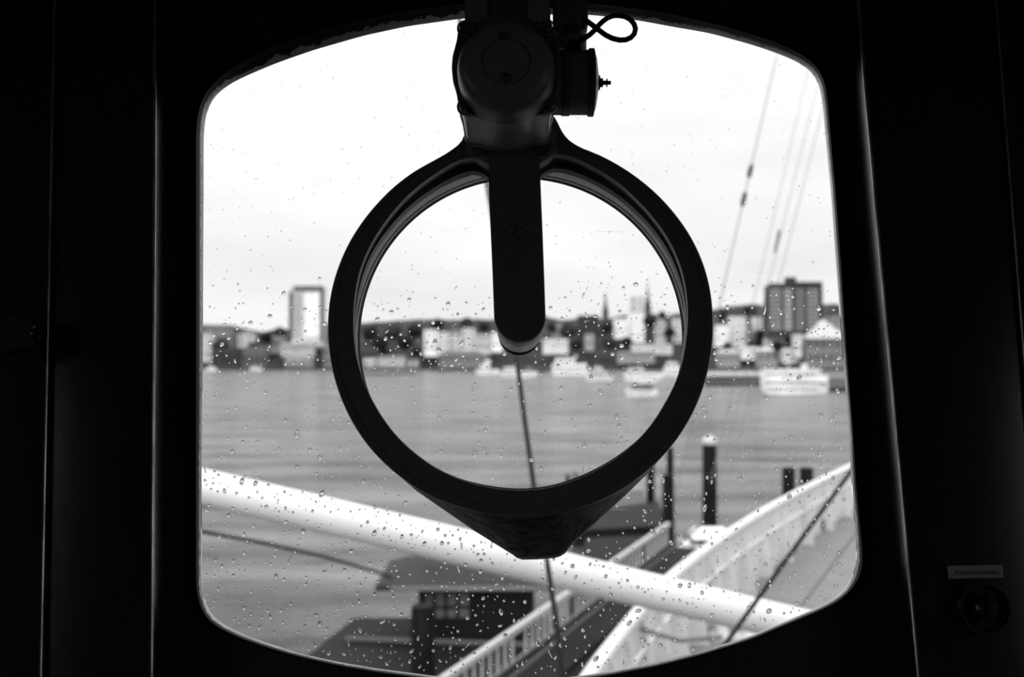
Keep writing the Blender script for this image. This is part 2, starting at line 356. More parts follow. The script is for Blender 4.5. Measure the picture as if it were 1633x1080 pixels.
def soften(L, passes, c=RC):        # smooth the ring where it is plain, keep the flare at the motor seat crisp
    rr_ = [math.hypot(x - c[0], y - c[1]) for x, y in L]; n = len(L); q = rr_[:]
    for _ in range(passes): q = [(q[i - 1] + 2 * q[i] + q[(i + 1) % n]) / 4 for i in range(n)]
    o = []
    for i, (x, y) in enumerate(L):
        k = 1.0 if y > 330 else max(0, min(1, (abs(x - 820) - 110) / 60)); r_ = rr_[i] * (1 - k) + q[i] * k; th = -PI + 2 * PI * i / n
        o.append((c[0] + r_ * math.cos(th), c[1] + r_ * math.sin(th)))
    return o
o_ = soften(o_, 60); i1 = soften(i1, 60); i2 = soften(i2, 60)
def kk(y): return max(0, min(1, (y - 560) / 60))
i2 = [(RC[0] + (x2 - RC[0]) * (1 - kk(y2)) + (x1 - RC[0]) * 1.012 * kk(y2), RC[1] + (y2 - RC[1]) * (1 - kk(y2)) + (y1 - RC[1]) * 1.012 * kk(y2)) for (x1, y1), (x2, y2) in zip(i1, i2)]
g0 = radial(circ(GC, 257), RC)
cvo = wpix(830, 830, 0)
cv = empty('clear_view_screen', cvo, 'round rotating clear view screen with thick black ring and central arm, mounted in the window', 'clear view screen')
FW = -.088
yin = lerp(o_, i1, .3)
# yoke plate: the ring seen from the room, flaring up into the motor seat
mb = MB().loft([lift(o_, .015 if False else -.050), lift(o_, FW + .004), lift(lerp(o_, i1, .02), FW), lift(yin, FW), lift(lerp(o_, i1, .32), FW - .0015), lift(lerp(o_, i1, .97), FW - .0015), lift(i1, FW), lift(lerp(i1, i2, .12), FW + .004), lift(lerp(i1, i2, .42), FW + .020), lift(lerp(i1, i2, .50), FW + .022), lift(lerp(i1, i2, .93), FW + .0225), lift(i2, FW + .0245), [p + WN * .010 for p in lift(i2, FW + .022)], ])
obj('ring_housing', mb, 'paint_ring', cv, smooth=True, angle=28)
# drum between the ring and the window
drum = lift(circ((829.5, 527), 296), -.052)
mb = MB().loft([lift(radial(circ((829.5, 527), 298), RC), -.052), [p + WN * .071 for p in lift(radial(circ((829.5, 527), 298), RC), -.052)]])
obj('drum', mb, 'paint_dark', cv, smooth=True)
# stepped inner rings down to the glass
def ringlift(r, wd, c=GC): return lift(radial(circ(c, r), RC), wd)
obj('inner_ring', MB().loft([lift(lerp(i2, g0, -.35), -.058), ringlift(274, -.050), ringlift(268, -.030), ringlift(264.5, -.013), ringlift(266, -.004)]), 'paint_light', cv, smooth=True, angle=25)  # lighter paint here stands in for skylight on the inner steps
o2 = obj('bearing_rim', MB().loft([ringlift(266.5, -.012), ringlift(263, -.012), ringlift(260.8, -.004), ringlift(263, .001)]), 'rim', cv, smooth=True)
o2['label'] = 'narrow rim around the disc, coloured pale as if skylit'
obj('rubber_seal', MB().loft([ringlift(264, -.004), ringlift(260.6, -.004), ringlift(257.5, .004), ringlift(256.6, .009), ringlift(264, .012)]), 'rubber', cv, smooth=True, angle=25)
dl = lift(radial(circ(GC, 260), RC), .0115); db = [p + WN * .004 for p in dl]
obj('glass_disc', MB().loft([dl, db], True, True), 'disc', cv)['label'] = 'clear round rotating glass disc'
# outer weather ring that closes the gap to the pane
obj('outer_flange', MB().loft([ringlift(259, .0165), ringlift(270, .0165), ringlift(270, .019), ringlift(259, .019), ringlift(259, .0165)]), 'paint_dark', cv)
# central arm
ARM = [(780, 236), (779, 290), (782, 360), (785.5, 440), (788, 509), (791, 519), (796, 528), (802, 534.5), (809, 539.5), (816, 543), (824, 545), (834, 545), (842, 543.5), (849, 541), (856, 536), (862, 529.5), (867, 521), (870, 510), (870, 500), (868, 440), (865, 360), (862, 290), (859, 236)]
AW = FW - .006
fa = lift(ARM, AW); ba = [p + WN * .030 for p in fa]
obj('arm', MB().loft([fa, ba], True, True), 'paint_ring', cv, bevel=.0012, seg=2)
sp_c = wpix(829.5, 504, AW); 
mb = MB().lathe(sp_c + WN * .026, WN, [(.0245, 0), (.0245, .048), (.023, .052), (.0215, .062)], 48, True, True)
s = obj('spindle_boss', mb, 'paint_light', cv, smooth=True); s['label'] = 'pale cylindrical spindle boss'
mb = MB().lathe(sp_c + WN * .026, WN, [(.0205, .060), (.0235, .064), (.0235, .073), (.0205, .077)], 40, True, True)
obj('spindle_collar', mb, 'rubber', cv, smooth=True)
# screw and nameplate on the arm
sc_c = wpix(822, 369, AW)
sw = obj('arm_screw', MB().lathe(sc_c, -WN, [(.0072, -.001), (.0072, .0012), (.0055, .0028), (.002, .0034)], 28, False, True), 'paint_dark', cv, smooth=True)
def wbox(cpx, hw, hh, wd0, wd1, rot=0):
    u, v = wp(cpx[0], cpx[1], wd0); c, s_ = math.cos(rot), math.sin(rot)
    pts = [(-hw, -hh), (hw, -hh), (hw, hh), (-hw, hh)]
    l0 = [W(u + a * c - b * s_, v + a * s_ + b * c, wd0) for a, b in pts]; l1 = [W(u + a * c - b * s_, v + a * s_ + b * c, wd1) for a, b in pts]
    return MB().loft([l0, l1], True, True)
obj('screw_slot', wbox((822, 369), .0045, .0007, AW - .0034, AW - .0039, .9), 'ink', sw)
obj('nameplate', wbox((829, 503), .0215, .0092, AW + .001, AW - .0008, .02), 'paint_ring', cv)
# drip trough under the ring
V_ = [(640, 762), (664, 783), (700, 808), (758, 848), (817.5, 885), (824, 890), (833, 893), (858, 892.5), (884, 890.5), (893, 888), (901, 883), (908, 874), (952, 832), (1000, 788), (1030, 758), (1062, 722)]
arc = []
for k in range(len(V_)):
    th = math.atan2(V_[k][1] - RC[1], V_[k][0] - RC[0]); idx = int(round((th + PI) / (2 * PI) * 360)) % 360
    arc.append(o_[idx])
fr_ = [(x + (830 - x) * .01, y - 1) for x, y in arc]
mb = MB(); lf = lift(fr_, -.082); mid = lift(lerp(fr_, V_, .93), -.030); bk = lift(V_, -.012); bkk = [p + WN * .027 for p in lift(lerp(fr_, V_, .98), -.012)]
inn = lift([(x, y - 60) for x, y in fr_], .0)
mb.loft([lf, mid, bk, bkk, lift([(x, y - 4) for x, y in fr_], .012), lift([(x, y - 4) for x, y in fr_], -.05), lf], closed=False)
# end caps are narrow triangles at the ring; close them
nV = len(V_)
for k0 in (0, nV - 1): mb.f.append(tuple(r * nV + k0 for r in range(6)))
obj('drip_trough', mb, 'trough', cv, smooth=True, angle=30)

# ------------------------------------------------------------------ motor on the yoke
mo = empty('screen_motor', wpix(808, 240, -.1), 'dark grey electric motor with round bolted cover and capacitor, hanging above the clear view screen', 'motor')
MC = (808, 108)
mu, mv = wp(807, 107, -.215)
mc = W(mu, mv, -.215)
pxm = (WO.dot(WN) - .2) / F / math.cos(WA)        # metres per pixel near the motor
# flange outline: round with four ears
FL = [(720, 107), (721.5, 88), (726, 72), (729, 60), (730, 46), (734, 40), (741, 37.5), (752, 38), (765, 32), (785, 23), (808, 20), (830, 23), (848, 31), (862, 36), (874, 36), (882, 40), (886, 48), (887, 60), (891, 75), (894, 92), (894.5, 107), (893, 125), (889, 142), (887, 155), (886.5, 168), (883, 176), (876, 180), (862, 181), (850, 182), (838, 187), (822, 191), (806, 192.5), (790, 191), (772, 187), (762, 183), (748, 182), (738, 180), (732, 174), (730, 160), (727, 143), (722, 128)]
fl = radial(FL, (808, 108), 180)
fz = -.190
obj('mounting_flange', MB().loft([lift(fl, fz), [p + WN * .009 for p in lift(fl, fz)]], True, True), 'paint_dark', mo, bevel=.0015, seg=2)
def scale_loop(loop, c, k): return [(c[0] + (x - c[0]) * k, c[1] + (y - c[1]) * k) for x, y in loop]
base = [p + WN * .009 for p in lift(scale_loop(fl, (808, 108), .955), fz)]
cen = sum(base, Vector()) / len(base)
def shr(L, k, dn): return [cen + (p - cen) * k + WN * dn for p in L]
obj('motor_body', MB().loft([base, shr(base, .975, .035), shr(base, .965, .074)], True, True), 'paint_light', mo, smooth=True, angle=30)['label'] = 'bare paler metal band of the motor body'
obj('rear_flange', MB().loft([shr(base, .99, .0745), shr(base, 1.0, .077), shr(base, .98, .084), shr(base, .80, .094)], True, True), 'paint', mo, smooth=True, angle=30)
rr = 81.5 * pxm
obj('motor_cover', MB().lathe(mc, -WN, [(rr, -.026), (rr, -.006), (rr * .985, -.001), (rr * .95, .004), (rr * .90, .0075), (rr * .82, .010), (rr * .70, .0115), (rr * .50, .0120), (rr * .495, .0108), (rr * .475, .0108), (rr * .47, .012), (rr * .2, .0122)], 96, False, True), 'paint', mo, smooth=True, angle=25)
for k, (x, y) in enumerate(((743, 171), (874.5, 167), (743, 46), (871, 44.5))):
    c = wpix(x, y, fz)
    b = obj('bolt', MB().lathe(c, -WN, [(.0066, 0), (.0066, .0045), (.0050, .006)], 6, False, True), 'paint_dark', mo)
    obj('washer', MB().lathe(c, -WN, [(.0088, -.0005), (.0088, .0014), (.0066, .0016)], 24), 'paint', b)
for x, y in ((805, 57), (807, 124)):
    c = wpix(x, y, -.2275)
    obj('cover_screw', MB().lathe(c, -WN, [(.0042, 0), (.0042, .0015), (.002, .003)], 16, False, True), 'trough', mo, smooth=True)
# neck plate joining motor and yoke
nk = [(745, 205), (885, 205), (889, 243), (858, 262), (780, 262), (742, 243)]
obj('neck_plate', MB().loft([lift(nk, FW - .004), [p + WN * .03 for p in lift(nk, FW - .004)]], True, True), 'paint', mo, bevel=.001)
# support column above
def wprism(P, w0, w1): 
    a = lift(P, w0); return MB().loft([a, [p + WN * (w1 - w0) for p in a]], True, True)
col = tag(obj('support_column', wprism([(741, -160), (878, -160), (878, 60), (741, 60)], -.150, -.0005), 'paint_dark', bevel=.003),
    'flat dark grey metal column holding the motor at the window top', 'bracket')
obj('cover_plate', wprism([(743, -158), (777, -158), (777, 58), (743, 58)], -.153, -.1502), 'paint', col)
obj('cover_plate', wprism([(842, -158), (876, -158), (876, 58), (842, 58)], -.152, -.1502), 'paint', col)
# capacitor pot on the right
u0, v0 = wp(889, 132, -.15); u1, _ = wp(944, 132, -.15)
cr = 55 * (1.1 - .15) / F
cap = obj('capacitor_pot', MB().lathe(W(u0 - .008, v0, -.15), WU, [(cr * .97, 0), (cr * .97, u1 - u0 + .004)], 64, True, True), 'paint', mo, smooth=True)
obj('pot_lid', MB().lathe(W(u1 - .003, v0, -.15), WU, [(cr * 1.0, -.001), (cr * 1.02, 0), (cr * 1.02, .0045), (cr * .96, .0045), (cr * .8, .0066), (cr * .45, .0085), (cr * .22, .0095)], 64, False, True), 'paint_dark', mo, smooth=True, angle=30)
obj('terminal_stud', MB().lathe(W(u1 + .005, v0, -.15), WU, [(cr * .26, 0), (cr * .22, .003), (.0045, .003), (.0045, .006), (.0022, .006), (.0022, .0095), (.0042, .0095), (.0042, .0105), (.002, .0105), (.002, .014)], 20, False, True), 'rubber', mo)
obj('pot_strap', MB().lathe(W(u0 + .004, v0, -.15), WU, [(cr * .98, 0), (cr * 1.0, .0004), (cr * 1.0, .008), (cr * .98, .0084)], 64), 'paint_dark', mo, smooth=True)
# gland above
def wv(px, py, wd): return wpix(px, py, wd)
obj('junction_neck', MB().tube([wv(911, 86, -.13), wv(911, 30, -.13)], 26 * .97 / F, 40), 'paint_light', mo, smooth=True)
gx = wv(911, 20, -.145)
obj('junction_cap', MB().lathe(wv(910, 56, -.142), WV, [(.010, 0), (.0168, .004), (.0182, .012), (.0182, .030), (.0170, .034), (.0170, .080)], 48, True, True), 'paint_dark', mo, smooth=True, angle=30)
obj('cable_gland', MB().lathe(wv(915, 79, -.155), WV, [(.0095, -.003), (.0095, .002), (.006, .002), (.0055, .008)], 8, True, True), 'rubber', mo)
CB = [(930, 30, -.150), (938, 35, -.155), (946, 41, -.158), (955, 48, -.160), (965, 55.5, -.163), (976, 61, -.165), (988, 64, -.166), (998, 63.5, -.166), (1006, 60, -.166), (1011.5, 54, -.166), (1013.5, 46, -.166), (1011, 38, -.165), (1005, 31, -.164), (997, 26.5, -.163), (988, 24.5, -.161), (978, 25, -.160), (969, 28.5, -.158), (962, 33.5, -.1555), (955, 40, -.153), (949, 47.5, -.153), (941, 55, -.155), (932, 61, -.157), (924, 66, -.157), (918, 71, -.156), (915, 78, -.155)]
obj('cable', MB().tube([wv(*c) for c in CB], .0027, 14), 'rubber', mo, smooth=True)['label'] = 'black looped electric cable'
# bolts under the motor on the yoke
for x in (762, 868):
    obj('yoke_nut', MB().lathe(wv(x, 236, FW - .004), -WN, [(.009, 0), (.009, .004), (.007, .006)], 18, False, True), 'paint_dark', mo, smooth=True)

# ------------------------------------------------------------------ knobs and sign on the casings
def star_knob(c, rad, wd):
    c0 = wpix(c[0], c[1], wd); n = 120; loops = []
    for k, (h, s_) in enumerate(((0, .93), (.003, 1.0), (.012, 1.0), (.0155, .95), (.017, .85))):
        L = []
        for i in range(n):
            th = 2 * PI * i / n; q = rad * (1 - .13 * (1 - math.cos(5 * (th - .55)))) * s_
            L.append(c0 + WU * q * math.cos(th) + WV * q * math.sin(th) - WN * h)
        loops.append(L)
    return MB().loft(loops, True, True), c0
kb, kc = star_knob((37, 536), .0235, -.083)
kn = tag(obj('star_knob', kb, 'bakelite', smooth=True, angle=30), 'black star-shaped hand knob on the dark casing at the far left', 'knob')
obj('knob_stem', MB().lathe(kc + WN * .0175, -WN, [(.010, 0), (.008, .018)], 24, True, True), 'paint_dark', kn)
sl = tag(obj('sign_plate', wbox((1555, 912), .0275, .0062, -.0602, -.0615, .02), 'label'), 'small grey label plate reading Klarsichtscheibe above the round dial', 'sign')
fc = bpy.data.curves.new('lettering', 'FONT'); fc.body = 'Klarsichtscheibe'; fc.size = .0066; fc.align_x = 'CENTER'; fc.align_y = 'CENTER'; fc.extrude = .0001
ft = bpy.data.objects.new('lettering_curve', fc); fm = bpy.data.meshes.new_from_object(ft); bpy.data.objects.remove(ft)
fm.materials.clear(); fm.materials.append(M['ink']); fo = bpy.data.objects.new('lettering', fm); COL.objects.link(fo)
fo.parent = sl; fo.location = wpix(1558, 913, -.0617) - Vector(sl['_o']); fo.rotation_euler = (PI / 2 - WA, -.02, 0)
dc = wpix(1564, 969, -.0601)
dial = tag(obj('rotary_dial', MB().lathe(dc, -WN, [(.0265, 0), (.0265, .010), (.0255, .012), (.0228, .012), (.0222, .005), (.0210, .004)], 72, False, True), 'bakelite', smooth=True, angle=30), 'round black rotary dial below the small label on the right casing', 'dial')
obj('dial_knob', MB().lathe(dc, -WN, [(.012, .003), (.0115, .014), (.009, .016)], 40, False, True), 'bakelite', dial, smooth=True, angle=30)
obj('pointer', MB().loft([[dc + WU * a + WV * b - WN * h for a, b in ((-.003, -.016), (.003, -.016), (.0018, .016), (-.0018, .016))] for h in (.012, .0185)], True, True), 'rubber', dial)

# ------------------------------------------------------------------ rain on the glass
def drop_mesh(name, n=14, rings=5, seed=0):
    rr_ = random.Random(seed); ph = [rr_.uniform(0, 6.28) for _ in range(3)]; am = [rr_.uniform(0, .16), rr_.uniform(0, .12), rr_.uniform(0, .08)]
    vs = []; fs = []
    for k in range(rings):
        t_ = k / rings
        rad = math.cos(t_ * PI / 2) ** .8; h = math.sin(t_ * PI / 2)
        for i in range(n):
            th = 2 * PI * i / n
            q = rad * (1 + (am[0] * math.cos(th + ph[0]) + am[1] * math.cos(2 * th + ph[1]) + am[2] * math.cos(3 * th + ph[2])) * (1 - t_ * .5))
            vs.append((q * math.cos(th), h * .55, q * math.sin(th)))
    vs.append((0, .55, 0)); top = len(vs) - 1
    for k in range(rings - 1):
        for i in range(n):
            j = (i + 1) % n; fs.append((k * n + i, k * n + j, (k + 1) * n + j, (k + 1) * n + i))
    for i in range(n): fs.append(((rings - 1) * n + i, (rings - 1) * n + (i + 1) % n, top))
    fs.append(tuple(range(n - 1, -1, -1)))
    return vs, fs
protos = []
for k in range(10):
    vs, fs = drop_mesh('raindrop', seed=k); me = bpy.data.meshes.new('raindrop'); me.from_pydata(vs, [], fs)
    bm = bmesh.new(); bm.from_mesh(me); bmesh.ops.recalc_face_normals(bm, faces=bm.faces); bm.to_mesh(me); bm.free()
    for p in me.polygons: p.use_smooth = len(p.vertices) < 10
    me.materials.append(M['drop']); protos.append(me)
ci = lambda x, y: math.hypot(x - GC[0], y - GC[1])
def inside(x, y, loop):
    th = math.atan2(y - WC[1], x - WC[0]); k = int((th + PI) / (2 * PI) * 360) % 360
    q = loop[k]; return math.hypot(x - WC[0], y - WC[1]) < math.hypot(q[0] - WC[0], q[1] - WC[1]) - 6
spots = []; cells = {}
def free(x, y, r):
    cx_, cy_ = int(x // 16), int(y // 16)
    for a in (-1, 0, 1):
        for b in (-1, 0, 1):
            for (x2, y2, r2) in cells.get((cx_ + a, cy_ + b), ()):
                if (x - x2) ** 2 + (y - y2) ** 2 < (r + r2 + .8) ** 2: return False
    return True
def dens(x, y):
    if y < 440: d = .10 if y < 200 else .14
    elif y < 500: d = .14 + (y - 440) / 60 * .7
    elif y < 600: d = 1.0
    elif y < 700: d = .55
    else: d = .85
    return d
tries = 0
while len(spots) < 2700 and tries < 160000:
    tries += 1
    x = R.uniform(322, 1372); y = R.uniform(25, 1085)
    if not inside(x, y, C_): continue
    if R.random() > dens(x, y) * (.45 + 1.1 * abs(noise.noise(Vector((x / 40, y / 40, 3))))): continue
    d = ci(x, y)
    if 252 < d < 278: continue
    if d >= 278 and (math.hypot(x - 830, y - 527) < 296): continue
    if y < 240 and 735 < x < 885: continue
    big = R.random()
    r = (R.uniform(.8, 1.5) if big < .5 else R.uniform(1.5, 2.6) if big < .88 else R.uniform(2.6, 3.9))
    if y < 440: r = R.uniform(.6, 1.5)
    if not free(x, y, r * 1.5): continue
    spots.append((x, y, r)); cells.setdefault((int(x // 16), int(y // 16)), []).append((x, y, r * 1.5))
spots.sort(key=lambda s: -s[2])
rot0 = Matrix.Rotation(-WA, 4, 'X')
def drop_matrix(x, y, r):
    wd = .0157 if ci(x, y) < 257 else .0264
    P = wpix(x, y, wd); sz = r * P.y / F
    k = R.random(); ang = R.gauss(.15, .5); el = 1.0 if k < .45 else R.uniform(1.2, 1.8) if k < .88 else R.uniform(2.5, 4.5)
    wid = 1.0 if el < 2 else .5
    return Matrix.Translation(P) @ rot0 @ Matrix.Rotation(ang, 4, 'Y') @ Matrix.Diagonal((sz * wid, sz * wid * R.uniform(.8, 1.1), sz * el * wid, 1))
for k, (x, y, r) in enumerate(spots[:300]):
    o = bpy.data.objects.new('raindrop', protos[k % 10]); COL.objects.link(o); o.matrix_world = drop_matrix(x, y, r)
    tag(o, 'clear raindrop clinging to the outside of the window glass', 'raindrop', 'raindrops on the window glass')
mb = MB()
for k, (x, y, r) in enumerate(spots[300:]):
    mt = drop_matrix(x, y, r); vs, fs = drop_mesh('d', 8, 3, seed=k % 17); mb.add([mt @ Vector(v) for v in vs], fs)
fine = obj('fine_raindrops', mb, 'drop', smooth=True, angle=70)
tag(fine, 'hundreds of tiny raindrops spattered over the window glass', 'raindrops', kind='stuff')

# ------------------------------------------------------------------ river, far bank
WZ = -12.0
struct('river_water', MB().add([(-2600, -300, WZ), (2600, -300, WZ), (2600, 6000, WZ), (-2600, 6000, WZ)], [(0, 1, 2, 3)]), 'water')
SH = 760
struct('quay_wall', MB().box((-900, SH, WZ - 1), (900, SH + 60, WZ + 1.6)), 'quay')
RIDGE = [(0, 520), (200, 516), (325, 518), (367, 519), (372, 529), (408, 529), (419, 530), (447, 522), (464, 528), (520, 517), (580, 515), (638, 511), (670, 509), (717, 510), (766, 509), (800, 510), (870, 504), (895, 511), (913, 509), (930, 506), (953, 508), (965, 509), (983, 505), (997, 503), (1025, 500), (1045, 500), (1053, 507), (1078, 500), (1105, 497), (1138, 494), (1174, 487), (1205, 485), (1230, 490), (1313, 485), (1340, 485), (1400, 480), (1640, 478)]
def ridge_y(x):
    for (a, b), (c, d) in zip(RIDGE, RIDGE[1:]):
        if a <= x <= c: return b + (d - b) * (x - a) / (c - a)
    return RIDGE[0][1] if x < 0 else RIDGE[-1][1]
xs = [i * 6 - 300 for i in range(360)]
mb = MB(); rows = []
for t_, Y in ((0, 800), (.3, 840), (.62, 890), (.88, 930), (1, 960), (.9, 1100), (0.1, 1500)):
    row = []
    for x in xs:
        top = at(x, ridge_y(x) + 2.2 * noise.noise(Vector((x / 9, t_ * 4, 0))), 960)
        z = (WZ + 1.5) + (top.z - WZ - 1.5) * t_
        row.append(Vector((top.x, Y, z + (1.8 * noise.noise(Vector((x / 14, Y / 14, 2))) if 0 < t_ < 1 else 0))))
    rows.append(row)
mb.loft(rows, closed=False)
struct('wooded_bank', mb, 'hill', smooth=True, angle=80)

BOX = []
def building(px0, px1, pyt, pyb, Y, tone, label, cat='building', roof=None, win=None, wt='darkwin', rt='b14', deep=10, group=None, name='building'):
    A = at(px0, pyb, Y); B = at(px1, pyt, Y); zt = B.z; zb = min(A.z, WZ + 1.0) if False else A.z
    zb = max(zb - 4, WZ - .5)
    r_ = empty(name, ((A.x + B.x) / 2, Y + deep / 2, zb), label, cat, group)
    BOX.append((A.x - 1, B.x + 1, Y - 1, Y + deep + 1, zb, zt + 3))
    hh = zt - A.z
    obj('walls', MB().box((A.x, Y, zb), (B.x, Y + deep, zt)), tone, r_)
    if roof == 'gable':
        e_ = .15; rh = (B.x - A.x) * .22
        m = MB(); xm = (A.x + B.x) / 2
        m.loft([[Vector((A.x - e_, y, zt)), Vector((B.x + e_, y, zt)), Vector((xm, y, zt + rh))] for y in (Y - e_, Y + deep + e_)], True, True)
        obj('roof', m, rt, r_)
    elif roof == 'hip':
        rh = min(hh * .35, 4); e_ = .15; q = (B.x - A.x) * .15
        obj('roof', MB().loft([[Vector((A.x - e_, Y - e_, zt)), Vector((B.x + e_, Y - e_, zt)), Vector((B.x + e_, Y + deep, zt)), Vector((A.x - e_, Y + deep, zt))],
            [Vector((A.x + q, Y + deep * .4, zt + rh)), Vector((B.x - q, Y + deep * .4, zt + rh)), Vector((B.x - q, Y + deep * .6, zt + rh)), Vector((A.x + q, Y + deep * .6, zt + rh))]], True, True), rt, r_)
    else:
        obj('roof', MB().box((A.x - .1, Y - .2, zt), (B.x + .1, Y + deep + .2, zt + .5)), rt, r_)
    if win:
        nx, ny = win; W_ = B.x - A.x
        for i in range(nx):
            for j in range(ny):
                cx_ = A.x + W_ * (i + .5) / nx; cz = A.z + hh * (j + .55) / ny
                obj('window', MB().box((cx_ - W_ * .25 / nx, Y - .08, cz - hh * .25 / ny), (cx_ + W_ * .25 / nx, Y + .1, cz + hh * .25 / ny)), wt, r_)
    return r_
BL = [
 (325, 368, 519, 562, 830, 'b22', 'grey flat block at the far left edge of the skyline', None, (5, 3), 'darkwin', 'b14'),
 (318, 337, 532, 570, 800, 'b60', 'narrow pale house at the left window edge', None, (2, 3), 'b32', 'b32'),
 (338, 384, 556, 590, 775, 'b05', 'low black warehouse on the left waterfront', None, (4, 1), 'b03', 'b08'),
 (386, 424, 560, 590, 776, 'b14', 'low dark grey shed left of the white tower block', 'hip', (4, 1), 'b05', 'b08'),
 (378, 404, 533, 552, 840, 'b60', 'small pale gabled house among trees on the left bank', 'gable', (2, 2), 'b32', 'b32'),
 (424, 452, 541, 556, 835, 'b32', 'grey house just left of the white tower block', 'hip', (3, 1), 'b14', 'b14'),
 (448, 500, 548, 561, 786, 'b45', 'pale terrace in front of the white tower foot', None, (6, 1), 'b22', 'b60'),
 (454, 497, 574, 592, 774, 'b32', 'grey waterside shed under the white tower block', 'hip', (5, 1), 'b14', 'b22'),
 (516, 534, 556, 584, 787, 'b22', 'dark grey house partly behind the ring at left', 'hip', (3, 2), 'b08', 'b14'),
 (580, 600, 572, 592, 774, 'b60', 'small pale quay house at the left rim of the round glass', None, (2, 1), 'b22', 'b32'),
 (603, 646, 568, 592, 775, 'b32', 'grey arcaded quay building at the left in the round glass', None, (5, 1), 'b60', 'b22'),
 (648, 668, 573, 591, 778, 'b22', 'low grey quay annex beside the arcaded building', None, (2, 1), 'b45', 'b14'),
 (676, 697, 526, 561, 812, 'b90', 'tall white end house of the pale terrace on the slope', None, (2, 4), 'b32', 'b32'),
 (698, 716, 530, 561, 814, 'b75', 'second pale house in the terrace on the slope', None, (2, 4), 'b32', 'b22'),
 (717, 736, 533, 560, 816, 'b60', 'third greyer house in the terrace on the slope', 'hip', (2, 3), 'b22', 'b14'),
 (737, 757, 524, 558, 818, 'b75', 'tall pale house with a dark gable near the arm', 'gable', (2, 4), 'b14', 'b14'),
 (758, 783, 534, 558, 815, 'b60', 'wide pale house just left of the arm foot', None, (3, 2), 'b22', 'b32'),
 (700, 772, 565, 580, 790, 'b22', 'long grey store below the white terrace', 'hip', (8, 1), 'b08', 'b14'),
 (784, 801, 531, 554, 812, 'b90', 'bright white house beside the tip of the arm', None, (2, 2), 'b45', 'b60'),
 (866, 906, 541, 557, 806, 'b75', 'long pale house right of the arm tip', None, (5, 1), 'b45', 'b32'),
 (880, 900, 520, 534, 850, 'b32', 'small grey house on the hill right of the arm', 'hip', (2, 1), 'b14', 'b14'),
 (922, 955, 504, 542, 880, 'b05', 'dark square block left of the first church spire', None, (4, 4), 'b03', 'b03'),
 (934, 947, 533, 552, 820, 'b45', 'narrow grey house below the dark square block', 'gable', (1, 2), 'b14', 'b14'),
 (980, 1001, 509, 533, 850, 'b90', 'bright white house right of the first spire', None, (2, 3), 'b60', 'b60'),
 (1003, 1028, 499, 539, 855, 'b90', 'larger bright white house below the striped office block', None, (3, 4), 'b60', 'b60'),
 (1008, 1026, 474, 500, 900, 'b45', 'striped grey office block left of the second spire', None, (1, 7), 'b75', 'b45'),
 (1046, 1062, 516, 541, 850, 'b60', 'pale house right of the second spire', 'hip', (2, 2), 'b22', 'b22'),
 (1074, 1094, 508, 550, 860, 'b60', 'pale tall house at the right rim of the round glass', None, (2, 4), 'b32', 'b32'),
 (1008, 1072, 550, 558, 800, 'b60', 'long low pale landing hall in the round glass', None, (9, 1), 'b32', 'b75'),
 (986, 1044, 562, 572, 786, 'b32', 'long low grey landing shed under the pale hall', None, (7, 1), 'b14', 'b45'),
 (1142, 1163, 519, 546, 830, 'b90', 'small white house right of the ring', None, (2, 3), 'b60', 'b60'),
 (1165, 1190, 505, 548, 840, 'b75', 'tall pale house right of the ring with a flat roof', None, (3, 4), 'b45', 'b45'),
 (1192, 1200, 519, 540, 845, 'b32', 'very narrow grey house between two pale ones', None, (1, 3), 'b14', 'b14'),
 (1202, 1216, 506, 527, 852, 'b75', 'slim pale house left of the dark high-rise', None, (1, 3), 'b45', 'b32'),
 (1182, 1206, 554, 566, 806, 'b90', 'small white kiosk building under the trees at right', None, (3, 1), 'b45', 'b75'),
 (1222, 1250, 540, 549, 815, 'b75', 'low pale house at the foot of the high-rise', None, (4, 1), 'b45', 'b45'),
 (1248, 1274, 556, 572, 800, 'b90', 'bright white shed left of the gabled hall', None, (3, 1), 'b60', 'b75'),
 (1145, 1180, 563, 580, 796, 'b32', 'grey shed on the quay right of the ring', 'hip', (4, 1), 'b14', 'b45'),
 (1208, 1240, 560, 578, 795, 'b32', 'grey quay store with pale roof near the white ferry', 'hip', (3, 1), 'b14', 'b60'),
 (1268, 1279, 534, 562, 786, 'b75', 'pale square turret at the left end of the gabled hall', None, (1, 2), 'b45', 'b60'),
 (1318, 1350, 505, 530, 845, 'b32', 'grey block behind the gabled hall at right window edge', None, (3, 2), 'b14', 'b22'),
]
for (x0, x1, yt, yb, Y, tone, lab, roof, wn, wt, rt) in BL:
    building(x0, x1, yt, yb, Y, tone, lab, roof=roof, win=wn, wt=wt, rt=rt)
# tower block, left
tb = building(464, 514, 460, 545, 800, 'b60', 'tall pale tower block with dark corners on the left skyline', win=None, rt='b08', deep=16, name='tower_block')
def tpart(nm, x0, x1, y0, y1, Y, tone, par, dp=.6, dy=0):
    a = at(x0, y1, Y); b = at(x1, y0, Y); obj(nm, MB().box((a.x, Y - dp, a.z), (b.x, Y + dy, b.z)), tone, par)
tpart('corner_pillar', 461, 466.5, 465, 542, 800, 'b08', tb, 1.0); tpart('corner_pillar', 511.5, 516, 456, 545, 800, 'b08', tb, 1.0)
tpart('roof_band', 469, 513.5, 456, 464, 800, 'b14', tb, .9)
for i in range(5): tpart('stair_strip', 469 + i * 2.6, 470.2 + i * 2.6, 468, 540, 800, 'b32', tb, .3)
tpart('light_panel', 486, 509, 467, 536, 800, 'b90', tb, .4)
